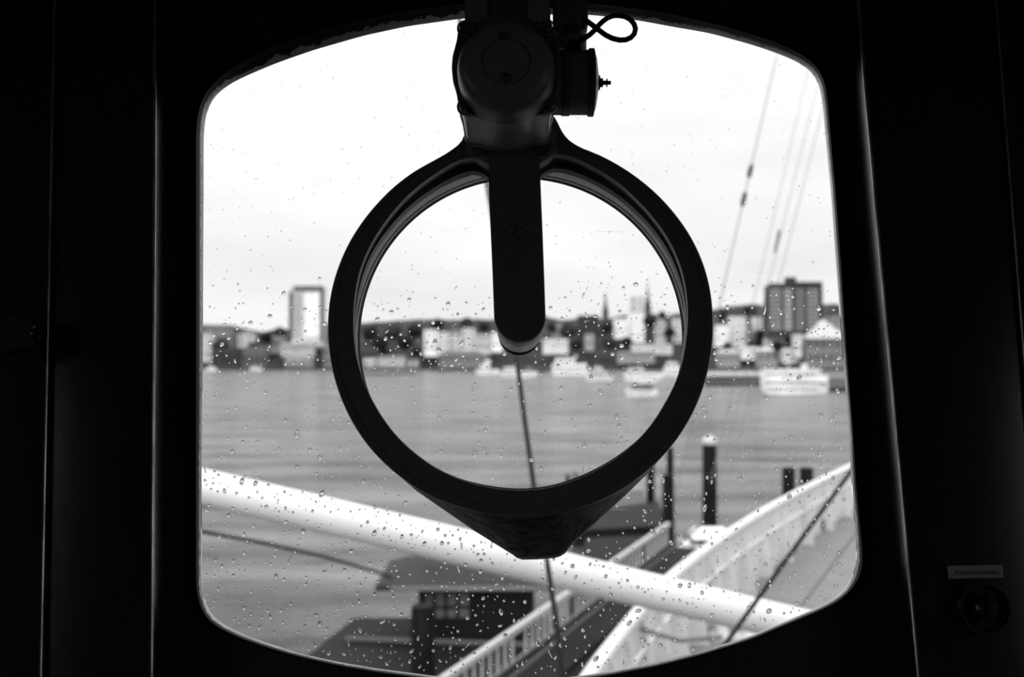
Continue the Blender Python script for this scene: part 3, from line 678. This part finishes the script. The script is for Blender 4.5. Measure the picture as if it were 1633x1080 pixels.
# high-rise, right
hb = building(1226, 1312, 456, 530, 800, 'b05', 'broad dark high-rise slab with roof plant on the right skyline', win=None, rt='b05', deep=14, name='high_rise')
for x0, x1, tn in ((1228, 1245, 'b32'), (1251, 1262, 'b45'), (1269, 1282, 'b22'), (1288, 1304, 'b32')):
    tpart('facade_panel', x0, x1, 461, 526, 800, tn, hb, .5)
    for j in range(9): tpart('window_row', x0 + 1.2, x1 - 1.2, 464 + j * 6.8, 467 + j * 6.8, 799.4, 'b08', hb, .15)
tpart('roof_plant', 1255, 1270, 442, 455.5, 800, 'b05', hb, 0, 8); tpart('parapet', 1226, 1254, 452, 458, 800, 'b05', hb, .8); tpart('parapet', 1270, 1311, 449.5, 458, 800, 'b05', hb, .8)
# gabled hall right
gh = building(1286, 1352, 540, 582, 782, 'b22', 'large hall with a pale pointed roof at the right window edge', win=(6, 2), wt='b08', deep=12, name='market_hall', rt='b45')
a = at(1285, 541, 782); b = at(1354, 541, 782); pk = at(1313, 510, 788)
obj('pointed_roof', MB().loft([[Vector((a.x, 780, a.z + .4)), Vector((b.x, 780, a.z + .4)), Vector((b.x, 796, a.z + .4)), Vector((a.x, 796, a.z + .4))], [Vector((pk.x - 1, 789, pk.z)), Vector((pk.x + 1, 789, pk.z)), Vector((pk.x + 1, 791, pk.z)), Vector((pk.x - 1, 791, pk.z))]], True, True), 'b60', gh)
# church spires
def church(px, ytop, ybase, hw, label):
    Y = 905; c = at(px, ybase, Y); t_ = at(px, ytop, Y); wd = hw * Y / F
    r_ = empty('church_spire', (c.x, Y, c.z - 6), label, 'church tower')
    zs = c.z + (t_.z - c.z) * .25
    obj('tower', MB().box((c.x - wd, Y - wd, c.z - 6), (c.x + wd, Y + wd, zs)), 'b08', r_)
    m = MB().lathe((c.x, Y, zs), (0, 0, 1), [(wd * 1.15, 0), (wd * .55, (t_.z - zs) * .35), (wd * .16, (t_.z - zs) * .8), (.02, t_.z - zs)], 8, True, True)
    obj('spire', m, 'b05', r_)
    obj('finial', MB().tube([(c.x, Y, t_.z - .5), (c.x, Y, t_.z + 1.5)], .12, 6), 'b03', r_)
church(965.5, 463, 510, 4.6, 'dark slim church spire left of the white houses'); church(1033, 448, 505, 4.8, 'taller dark church spire beside the striped office block')

# trees on the bank
def crown(c, rx, rz, seed, n1=14, n2=9):
    rr_ = random.Random(seed); m = MB(); loops = []
    for j in range(1, n2):
        ph = PI * j / n2; L = []
        for i in range(n1):
            th = 2 * PI * i / n1; d = Vector((math.sin(ph) * math.cos(th), math.sin(ph) * math.sin(th), math.cos(ph)))
            q = 1 + .30 * noise.noise(d * 2.1 + Vector((seed * 3.1, 0, 0))) + .12 * noise.noise(d * 5 + Vector((0, seed, 0)))
            L.append(Vector(c) + Vector((d.x * rx, d.y * rx, d.z * rz)) * q)
        loops.append(L)
    return m.loft(loops, True, True)
TR = [(352, 552, 12, 'bushy dark tree between the flat block and the black warehouse'), (404, 556, 10, 'small dark tree on the left bank above the grey shed'), (424, 538, 9, 'round tree left of the grey house at the tower foot'), (446, 531, 9, 'dark tree touching the left side of the tower block'), (458, 558, 8, 'low tree in front of the tower foot'), (504, 543, 8, 'dark tree at the right foot of the tower block'), (502, 563, 9, 'broad dark tree left of the ring edge'),
 (590, 531, 11, 'big dark tree by the left rim of the round glass'), (606, 547, 11, 'dense dark tree above the quay house in the round glass'), (626, 530, 12, 'tall dark tree above the arcaded quay building'), (646, 546, 12, 'spreading dark tree right of the arcaded building'), (662, 528, 11, 'dark tree touching the left end of the white terrace'), (664, 560, 8, 'low bush below the white terrace end'), (612, 561, 7, 'low bush behind the arcaded quay building'),
 (698, 517, 9, 'dark tree on the ridge above the white terrace'), (744, 515, 9, 'dark tree on the ridge left of the arm'), (772, 521, 8, 'dark round tree beside the arm above the pale houses'),
 (880, 522, 7, 'small dark tree right of the arm on the hill'), (906, 527, 12, 'large dark tree left of the dark square block'), (920, 549, 9, 'dark tree below the square block'), (968, 522, 9, 'grey tree at the foot of the first spire'), (972, 546, 10, 'dark tree under the bright white houses'), (1000, 545, 8, 'dark bush under the larger white house'), (1036, 512, 9, 'dark tree at the foot of the second spire'), (1056, 502, 6, 'small dark tree on the ridge at right of the round glass'), (1068, 530, 8, 'dark tree between two pale houses in the round glass'), (1030, 571, 7, 'low dark bush by the landing sheds'),
 (1150, 500, 9, 'grey tree on the ridge right of the ring'), (1196, 495, 8, 'grey tree on the ridge left of the high-rise'), (1211, 534, 9, 'dark tree below the slim pale house'), (1236, 530, 9, 'dark tree left under the high-rise'), (1262, 538, 9, 'dark tree centred under the high-rise'), (1240, 552, 8, 'dark bush above the grey quay store'), (1264, 549, 7, 'dark bush left of the pale turret'), (1300, 520, 8, 'dark tree behind the hall roof'), (1204, 548, 8, 'dark tree above the small white kiosk'), (1160, 553, 7, 'grey bush above the grey shed')]
for k, (x, y, r, lab) in enumerate(TR):
    Y = 835 + (k * 7) % 12 if y < 540 else 802 + (k * 5) % 10
    if y < 505: Y = 900
    if y > 565: Y = 786
    for dy in [v for k_ in range(0, 70, 3) for v in (k_, -k_)]:      # nearest free depth, clear of houses and other trees
        if Y + dy < 782: continue
        c = at(x, y, Y + dy); q = r * (Y + dy) / F; e_ = q * 1.15
        if all(c.x + e_ < b[0] or c.x - e_ > b[1] or Y + dy + e_ < b[2] or Y + dy - e_ > b[3] or c.z - 1.9 * q > b[5] or c.z + e_ < b[4] for b in BOX): break
    Y += dy; BOX.append((c.x - e_, c.x + e_, Y - e_, Y + e_, c.z - 1.9 * q, c.z + e_))
    t_ = empty('tree', (c.x, Y, c.z - q * 1.6), lab, 'tree', None)
    obj('crown', crown((c.x, Y, c.z), q * 1.12, q, k), 'leaf' if k % 3 else 'leaf2', t_, smooth=True, angle=80)
    obj('trunk', MB().tube([(c.x, Y, c.z - q * 1.9), (c.x, Y, c.z - q * .3)], q * .1, 8), 'b05', t_)

# boats
def hull_mb(xc, Y, z0, L, Wd, H, bow=.22):
    loops = []
    for h, k in ((-.4, .88), (0, .93), (H * .5, .98), (H, 1.0)):
        P = []
        for (fx, fy) in ((-.5, .32), (-.48, .5), (.5 - bow, .5), (.42, .25), (.5, 0), (.42, -.25), (.5 - bow, -.5), (-.48, -.5), (-.5, -.32)):
            P.append(Vector((xc + fx * L * k, Y + fy * Wd * k, z0 + h)))
        loops.append(P)
    return MB().loft(loops, True, True)
def ship(px0, px1, pyw, label, name='ferry', H=.16, decks=((.05, .85, .34, 'b90'),), flip=False, funnel=None, hullt='b90', win=True, mast=True, cat='boat'):
    """decks: (x from, x to, height as share of pixel length, tone), stacked"""
    Y = -WZ * F / (pyw - HZ); a = onz(px0, pyw, WZ); b = onz(px1, pyw, WZ); L = b.x - a.x; xc = (a.x + b.x) / 2
    r_ = empty(name, (xc, Y, WZ), label, cat)
    Hh = H * L; Wd = L * .24; hb = hull_mb(xc, Y + Wd / 2, WZ, L, Wd, Hh)
    if flip:
        for v in hb.v: v.x = 2 * xc - v.x
    hl = obj('hull', hb, hullt, r_)
    obj('rubbing_strake', MB().box((xc - L * .46, Y - .12, WZ + Hh * .55), (xc + L * .30, Y + .05, WZ + Hh * .7)), 'b14', r_)
    z = WZ + Hh
    for (f0, f1, h, tn) in decks:
        hh = h * L; x0, x1 = a.x + f0 * L, a.x + f1 * L
        dk = obj('deckhouse', MB().box((x0, Y + .6, z), (x1, Y + Wd - .6, z + hh * .9)), tn, r_)
        if win: 
            obj('window_band', MB().box((x0 + .02 * L, Y + .5, z + hh * .12), (x1 - .02 * L, Y + .62, z + hh * .36)), 'b14', dk)
        obj('deck_roof', MB().box((x0 - .01 * L, Y + .3, z + hh * .9), (x1 + .015 * L, Y + Wd - .3, z + hh)), 'b90', r_)
        z += hh
    if mast: obj('mast', MB().tube([(xc - .1 * L, Y + Wd / 2, z), (xc - .1 * L, Y + Wd / 2, z + .12 * L)], .12, 8), 'b75', r_)
    if funnel: obj('funnel', MB().box((xc + funnel * L, Y + Wd * .35, z), (xc + (funnel + .08) * L, Y + Wd * .65, z + .08 * L)), 'b60', r_)
    return r_
ship(1218, 1325, 629, 'large white three-deck river ferry at the right', H=.13, decks=((.0, .96, .145, 'b90'), (.0, .86, .10, 'b90')), funnel=.1)
ship(880, 940, 599, 'white two-deck excursion boat right of the arm tip', H=.16, decks=((.02, .92, .16, 'b90'), (.1, .6, .14, 'b90')), funnel=.1, name='excursion_boat')
ship(934, 979, 607, 'small white launch with dark windows beside the excursion boat', H=.15, decks=((.1, .8, .16, 'b60'), (.3, .6, .16, 'b75')), name='launch')
ship(998, 1050, 632, 'white motor yacht with a dark cabin low in the round glass', H=.20, decks=((.2, .85, .18, 'b05'), (.5, .9, .14, 'b90')), name='motor_yacht')
ship(996, 1058, 607, 'long white boat moored behind the motor yacht', H=.18, decks=((.1, .5, .14, 'b60'),), name='moored_boat')
ship(1056, 1092, 600, 'white boat with high cabin at the right rim of the round glass', H=.2, decks=((.1, .9, .22, 'b90'), (.2, .7, .2, 'b75')), name='cabin_boat')
ship(758, 796, 597, 'white cutter with pointed wheelhouse left of the arm tip', H=.2, decks=((.25, .6, .22, 'b90'), (.4, .62, .2, 'b90')), name='cutter')
ship(797, 858, 601, 'long white harbour launch below the arm tip', H=.13, decks=((.1, .45, .12, 'b75'), ), name='harbour_launch', hullt='b90')
ship(838, 870, 595, 'low dark barge right below the arm tip', H=.12, decks=((.1, .3, .14, 'b22'),), name='barge', hullt='b05', mast=False)
ship(326, 346, 592, 'small white motor boat by the left window edge', H=.2, decks=((.3, .7, .2, 'b90'),), name='motor_boat')
ship(398, 418, 591, 'small white sailing dinghy below the left sheds', H=.2, decks=((.2, .5, .12, 'b75'),), name='dinghy')
def pontoon(x0, x1, y0, y1, z, m, label, name='landing_pontoon', t=1.2):
    P = [onz(x0, y1, z), onz(x1, y1, z), onz(x1, y0, z), onz(x0, y0, z)]
    lo = [Vector((p.x, p.y, z - t)) for p in P]
    return tag(obj(name, MB().loft([lo, P], True, True), m), label, 'pontoon')
pontoon(1124, 1224, 600, 611, WZ + 1.2, 'b05', 'long dark landing pontoon left of the big ferry')
pontoon(1322, 1360, 603, 618, WZ + 1.4, 'b05', 'dark pontoon right of the big ferry at the window edge')
pontoon(1105, 1226, 594, 597, WZ + 3.5, 'b45', 'pale roofed walkway behind the long dark pontoon', 'roofed_walkway', 1.0)
pontoon(690, 880, 589, 590.2, WZ + 1.2, 'b08', 'thin dark landing stage behind the cutter and launch')
pontoon(576, 662, 594.5, 596, WZ + .8, 'b08', 'dark mooring stage below the arcaded quay building')

# ------------------------------------------------------------------ near harbour: pontoons, hut, gangway, piles
def poly_slab(name, P, z, t, m, label=None, cat=None, kind=None):
    top = [onz(x, y, z) for x, y in P]; lo = [Vector((p.x, p.y, z - t)) for p in top]
    return tag(obj(name, MB().loft([lo, top], True, True), m), label, cat, kind=kind)
poly_slab('hut_pontoon', [(455, 1075), (566, 985), (905, 985), (905, 1170), (400, 1170)], -11.2, 1.1, 'pontoon_grey', 'dark grey floating pontoon carrying the flat roofed hut', 'pontoon')
poly_slab('shade_slab', [(905, 1170), (907, 960), (935, 858), (1058, 852), (1078, 905), (1030, 990), (985, 1170)], -11.2, 1.1, 'pontoon', 'almost black slab standing in for dark shaded water between gangway and white bulwark', 'pontoon')  # added slab; its black colour paints the shaded water beside the gangway
poly_slab('rear_pontoon', [(912, 846), (950, 812), (1050, 800), (1066, 838)], -11.0, 1.3, 'pontoon_grey', 'small grey pontoon behind the far end of the gangway', 'pontoon')
# pale edge beam on the hut pontoon
p0 = onz(552, 1019, -11.09); p1 = onz(898, 1031, -11.09)
tag(obj('pale_timber', MB().tube([p0, p1], .11, 8), 'stripe'), 'pale painted timber lying along the hut pontoon deck', 'timber')
# hut
hutY = 39.5
hb0 = at(668, 1012, hutY); hb1 = at(852, 936, hutY)
hut = empty('pier_hut', ((hb0.x + hb1.x) / 2, hutY + 1.5, -11.2), 'dark pier hut with a flat overhanging roof and barred window on the pontoon', 'hut')
obj('walls', MB().box((hb0.x, hutY, -11.2), (hb1.x, hutY + 3.2, hb1.z)), 'hut', hut)
e0 = at(598, 931, hutY - .8); e1 = at(884, 936, hutY - .8)
zt = hb1.z
obj('roof', MB().loft([[Vector((e0.x, hutY - .8, zt)), Vector((e1.x, hutY - .8, zt)), Vector((e1.x, hutY + 4, zt)), Vector((e0.x, hutY + 4, zt))],
    [Vector((e0.x, hutY - .8, zt + .22)), Vector((e1.x, hutY - .8, zt + .22)), Vector((e1.x, hutY + 4, zt + .22)), Vector((e0.x, hutY + 4, zt + .22))],
    [Vector((e0.x + 1.1, hutY + .6, zt + .75)), Vector((e1.x - .9, hutY + .6, zt + .75)), Vector((e1.x - .9, hutY + 2.4, zt + .75)), Vector((e0.x + 1.1, hutY + 2.4, zt + .75))]], True, True), 'roofing', hut)
obj('fascia', MB().box((e0.x + .6, hutY - .86, zt + .06), (e1.x - .2, hutY - .8, zt + .2)), 'b22', hut)
def hp(x, y): return at(x, y, hutY)
wn_ = obj('window', MB().box((hp(676, 0).x, hutY - .04, hp(0, 985).z), (hp(752, 0).x, hutY + .02, hp(0, 946).z)), 'paleglass', hut)
for x in (676, 694, 712, 731, 751):
    obj('window_bar', MB().box((hp(x - 2, 0).x, hutY - .09, hp(0, 987).z), (hp(x + 2, 0).x, hutY - .03, hp(0, 944).z)), 'hut', wn_)
obj('window_bar', MB().box((hp(676, 0).x, hutY - .09, hp(0, 970).z), (hp(752, 0).x, hutY - .03, hp(0, 966).z)), 'hut', wn_)
for x, yy in ((672, -.6), (848, -.6)):
    c = at(x, 0, hutY + yy); obj('roof_post', MB().box((c.x - .08, hutY + yy - .08, -11.2), (c.x + .08, hutY + yy + .08, zt)), 'hut', hut)
# piles
def pile(x0, x1, yt, ybase, label, cap=None, zb=WZ):
    Y = zb / ray(0, ybase).z * ray(0, ybase).y; a = at(x0, yt, Y); b = at(x1, yt, Y); r_ = (b.x - a.x) / 2; xc = (a.x + b.x) / 2
    m = MB().lathe((xc, Y, WZ - 1), (0, 0, 1), [(r_ * 1.03, 0), (r_, 2), (r_ * .97, a.z - WZ + .85), (r_ * .88, a.z - WZ + 1)], 20, True, True)
    o = tag(obj('mooring_pile', m, 'pile', smooth=True, angle=35), label, 'mooring pile')
    if cap: obj('pile_cap', MB().lathe((xc, Y, a.z), (0, 0, 1), [(r_ * 1.1, -.1), (r_ * 1.1, .2), (r_ * .3, .5)], 20, True, True), 'pilecap', o, smooth=True, angle=35)
    return o
pile(655, 694, 966, 1112, 'thick black mooring pile in front of the pier hut')
pile(1120, 1143, 706, 836, 'tall dark mooring pile with a pale cap right of the ring', cap=True)
pile(1056, 1075, 757, 868, 'black mooring pile at the far end of the gangway')
pile(1063, 1074, 714, 800, 'slim tall dark pile rising behind the gangway end')
pile(1031, 1044, 742, 806, 'short dark pile just right of the trough')
pile(1247, 1268, 746, 830, 'left one of the paired black piles above the bulwark')
pile(1275, 1297, 746, 828, 'right one of the paired black piles above the bulwark')
pile(902, 909, 757, 800, 'left thin pile end at the bottom of the round glass')
pile(914, 921, 756, 800, 'right thin pile end at the bottom of the round glass')
# pale moored lighter right of the trough
pontoon(1003, 1027, 772, 782, WZ + 1.6, 'b22', 'small pale float behind the short dark pile', 'float', 1.4)

# gangway with balustrade
gz = -8.5
ga = onz(690, 1096, gz); gb = onz(1066, 836, gz)
gd = (gb - ga); gl = gd.length; gn = gd.normalized(); gs = Vector((gn.y, -gn.x, 0))
gw = empty('gangway', (ga.x, ga.y, gz - 1.1), 'sloping pontoon gangway with pale handrail and close balusters', 'gangway')
obj('deck', MB().loft([[ga + gs * a + Vector((0, 0, z)) for a, z in ((0, -1.1), (1.6, -1.1), (1.6, -1.3), (0, -1.3))], [gb + gs * a + Vector((0, 0, z)) for a, z in ((0, -1.1), (1.6, -1.1), (1.6, -1.3), (0, -1.3))]], True, True), 'pontoon', gw)
def beam(P, Q, hw, hh):
    d = (Q - P).normalized(); s_ = Vector((d.y, -d.x, 0)).normalized() * hw; u = Vector((0, 0, hh))
    return MB().loft([[p - s_ - u, p + s_ - u, p + s_ + u, p - s_ + u] for p in (P, Q)], True, True)
obj('handrail', beam(ga, gb, .09, .09), 'railing', gw)
obj('toe_rail', beam(ga - Vector((0, 0, .95)), gb - Vector((0, 0, .95)), .03, .04), 'b22', gw)
nb = 46
for i in range(nb):
    p = ga + gd * ((i + .5) / nb)
    thick = i % 9 == 0
    if i % 9 in (1,): continue
    d_ = gn * (.03 if not thick else .05)
    m = MB().loft([[p - d_ - gs * .034 + Vector((0, 0, z)), p + d_ - gs * .034 + Vector((0, 0, z)), p + d_ + gs * .034 + Vector((0, 0, z)), p - d_ + gs * .034 + Vector((0, 0, z))] for z in (-.95, -.05)], True, True)
    obj('baluster', m, 'b45', gw)
obj('handrail', beam(ga + gs * 1.6, gb + gs * 1.6, .04, .04), 'b08', gw)
for i in range(3):
    p = ga + gd * (i * .33 + .15) + gs * .8
    obj('trestle', MB().box((p.x - .12, p.y - .12, -11.2), (p.x + .12, p.y + .12, gz - 1.3)), 'pile', gw)

# white launch moored beyond the bulwark
lb = onz(1122, 906, WZ); LY = lb.y
bt = empty('moored_launch', (lb.x, LY, WZ), 'white open launch with pale canopy moored behind the bulwark', 'boat')
s_ = LY / F
obj('hull', hull_mb(lb.x, LY + .5, WZ, 92 * s_, 2.2, .6), 'b22', bt)
a = at(1104, 858, LY); b = at(1168, 846, LY)
obj('canopy', MB().loft([[Vector((x, y, z)) for x, y, z in ((a.x, LY - .6, a.z), (b.x, LY - .6, a.z), (b.x, LY + 1.4, a.z), (a.x, LY + 1.4, a.z))], [Vector((x, y, z)) for x, y, z in ((a.x + .3, LY - .3, b.z), (b.x - .3, LY - .3, b.z), (b.x - .3, LY + 1.1, b.z), (a.x + .3, LY + 1.1, b.z))]], True, True), 'b90', bt)
c = at(1152, 876, LY); obj('cabin', MB().box((c.x - 1.2, LY - .3, WZ + .55), (c.x + .5, LY + 1.2, a.z)), 'b05', bt)
c = at(1108, 878, LY); obj('fender', MB().lathe((c.x, LY - .9, c.z), (0, -1, 0), [(.05, -.35), (.45, -.25), (.5, 0), (.45, .25), (.05, .35)], 20, True, True), 'b45', bt, smooth=True)
c = at(1082, 875, LY); obj('windshield', MB().loft([[Vector((c.x - .3, y, c.z - .6)), Vector((c.x + .5, y, c.z - .6)), Vector((c.x + .6, y, c.z + .4)), Vector((c.x + .2, y, c.z + .4))] for y in (LY - .5, LY + .9)], True, True), 'b75', bt)

# ------------------------------------------------------------------ own ship: bulwark, deck, boom, wires
TOPL = [(1440, 705), (1400, 723), (1362, 741), (1300, 771), (1230, 808), (1170, 845), (1120, 880), (1060, 928), (1012, 983), (962, 1046), (925, 1100), (880, 1180)]
tops = [onz(x, y, -3.0) for x, y in TOPL]
# resample the rail finely
rail = []
for p, q in zip(tops, tops[1:]):
    for k in range(6): rail.append(p.lerp(q, k / 6))
rail.append(tops[-1])
for _ in range(6): rail = [rail[0]] + [(rail[i - 1] + rail[i] * 2 + rail[i + 1]) / 4 for i in range(1, len(rail) - 1)] + [rail[-1]]
def nrm(i):
    d = (rail[min(i + 1, len(rail) - 1)] - rail[max(i - 1, 0)]).normalized(); return Vector((-d.y, d.x, 0))
DZ = -4.2
bw = empty('bulwark', (rail[30].x, rail[30].y, DZ), 'white curved steel bulwark with ribs at the ship bow', 'bulwark')
sgn = 1 if nrm(20).x > 0 else -1           # towards the deck (right)
mb = MB()
mb.loft([[Vector((p.x, p.y, z)) - nrm(i) * sgn * o2_ for i, p in enumerate(rail)] for z, o2_ in ((DZ - .1, 0), (-3.02, 0), (-3.02, .05), (DZ - 1.5, .05))], closed=False)
obj('plating', mb, 'bulwark', bw, smooth=True, angle=30)
obj('rail_cap', MB().tube([Vector((p.x, p.y, -3.0)) for p in rail], .075, 12), 'white', bw, smooth=True)
obj('stringer', MB().tube([Vector((p.x, p.y, -3.45)) + nrm(i) * sgn * .04 for i, p in enumerate(rail)], .03, 8), 'white', bw, smooth=True)
for i in range(2, len(rail) - 1, 3):
    p = rail[i]; n_ = nrm(i) * sgn; d_ = Vector((n_.y, -n_.x, 0)) * .02
    m = MB().loft([[Vector((p.x, p.y, DZ)) + dd, Vector((p.x, p.y, DZ)) + n_ * .26 + dd, Vector((p.x, p.y, -3.15)) + n_ * .06 + dd, Vector((p.x, p.y, -3.1)) + dd] for dd in (-d_, d_)], True, True)
    obj('rib', m, 'bulwark', bw)
for i in (9, 17, 25, 33, 40, 46):
    if i < len(rail):
        p = rail[i]; n_ = nrm(i) * sgn; d_ = Vector((n_.y, -n_.x, 0)) * .24
        q = Vector((p.x, p.y, DZ + .14)) + n_ * .02
        obj('freeing_port', MB().loft([[q - d_ + Vector((0, 0, z)), q + d_ + Vector((0, 0, z)), q + d_ + n_ * .02 + Vector((0, 0, z)), q - d_ + n_ * .02 + Vector((0, 0, z))] for z in (-.1, .12)], True, True), 'b08', bw)
dk = [Vector((p.x, p.y, DZ)) for p in rail] 
mb = MB(); far = [Vector((p.x + 14, p.y + 3, DZ)) for p in rail]
mb.loft([dk, far, [q - Vector((0, 0, .1)) for q in far], [q - Vector((0, 0, .1)) for q in dk], dk], closed=False)
struct('ship_deck', mb, 'deck')
# bollard pair and a rope on deck by the rail
bp = onz(1172, 1018, DZ)
bo = empty('deck_bollard', bp, 'small pale twin bollard on the deck inside the bulwark below the boom', 'bollard')
obj('base_plate', MB().box((bp.x - .35, bp.y - .15, DZ), (bp.x + .35, bp.y + .15, DZ + .05)), 'bulwark', bo)
for dx in (-.2, .2): obj('post', MB().lathe((bp.x + dx, bp.y, DZ), (0, 0, 1), [(.09, .04), (.09, .36), (.12, .38), (.12, .44), (.08, .47)], 24, True, True), 'white', bo, smooth=True, angle=35)
rp = [at(1022, 1003, 11.6), at(1050, 1012, 11.4), at(1085, 1022, 11.2), at(1150, 1016, 11.6)]
tag(obj('mooring_rope', MB().tube(rp, .028, 8), 'wire_grey', smooth=True), 'grey mooring rope running from the bulwark to the bollard', 'rope')

# boom
P0 = at(321, 776, 6.9); P1 = at(1300, 1004, 7.15); bd = (P1 - P0).normalized()
PA = P0 - bd * 7; PB = P1 + bd * 5
bm_ = tag(obj('cargo_boom', MB().tube([PA, P0, P0.lerp(P1, .5), P1, PB], [.118, .123, .128, .122, .118], 48), 'white', smooth=True, angle=50), 'thick white cargo boom slanting across the lower window', 'boom')
for q in (PB,): obj('boom_band', MB().tube([q - bd * .15, q - bd * .05], .13, 32), 'b32', bm_, smooth=True)

def wire(name, pts, r, m, label, cat='wire', n=8):
    return tag(obj(name, MB().tube([at(*p) for p in pts], r, n), m, smooth=True), label, cat)
def samp(a, b, n=2): return [tuple(a[k] + (b[k] - a[k]) * i / n for k in range(3)) for i in range(n + 1)]
wire('forestay', [(703, -150, 8), (731, 20, 7.6), (777, 297, 6.9), (800, 430, 6.5), (823, 565, 6.1), (838, 680, 5.8), (852, 780, 5.6), (872, 893, 5.35), (882, 958, 5.2), (890, 1010, 5.1), (899, 1100, 5.0)], .0145, 'wire', 'dark taut wire running down behind the arm and over the boom')
wire('guy_rope', [(1395, 700, 6.6), (1357, 752, 6.5), (1257, 888, 6.2), (1157, 1027, 5.9), (1110, 1092, 5.8)], .0145, 'wire', 'black guy rope crossing the white bulwark at lower right')
wire('thin_guy_rope', [(1400, 806, 9), (1366, 850, 8.8), (1290, 950, 8.4), (1240, 1016, 8)], .012, 'wire_grey', 'thin grey guy rope right of the black one over the deck')
wire('mooring_line', [(230, 832, 26), (321, 848, 29), (420, 866, 32), (520, 889, 35), (606, 914, 38), (624, 922, 38.6)], .062, 'wire', 'dark mooring line sagging over the water at lower left', 'rope')
st = wire('shroud', samp((1268, -40, 16), (1079, 785, 12)), .008, 'wire_grey', 'long grey shroud with dark turnbuckles, leftmost at upper right')
for (x, y0, y1) in ((1198, 262, 284), (1190, 306, 330)):
    A_w = at(1268 + (1079 - 1268) * (y0 + 40) / 825, y0, 14.3); B_w = at(1268 + (1079 - 1268) * (y1 + 40) / 825, y1, 14.2)
    obj('turnbuckle', MB().tube([A_w, A_w.lerp(B_w, .2), A_w.lerp(B_w, .8), B_w], [.015, .032, .032, .015], 12), 'wire', st, smooth=True)
wire('shroud', samp((1330, -60, 16), (1133, 770, 12)), .0045, 'wire_grey', 'second faint shroud right of the turnbuckle one')
s2 = wire('shroud', samp((1352, -60, 16), (1147, 770, 12)), .0045, 'wire_grey', 'third faint shroud from the left at upper right')
wire('shroud', samp((1372, -60, 16), (1160, 770, 12)), .005, 'wire_grey', 'rightmost faint shroud close to the window edge')
a_ = at(1243, 368, 14); b_ = at(1236, 402, 13.9)
obj('turnbuckle', MB().tube([a_, b_], .02, 12), 'wire_grey', s2, smooth=True)

for o in bpy.data.objects:
    if '_o' in o.keys(): del o['_o']
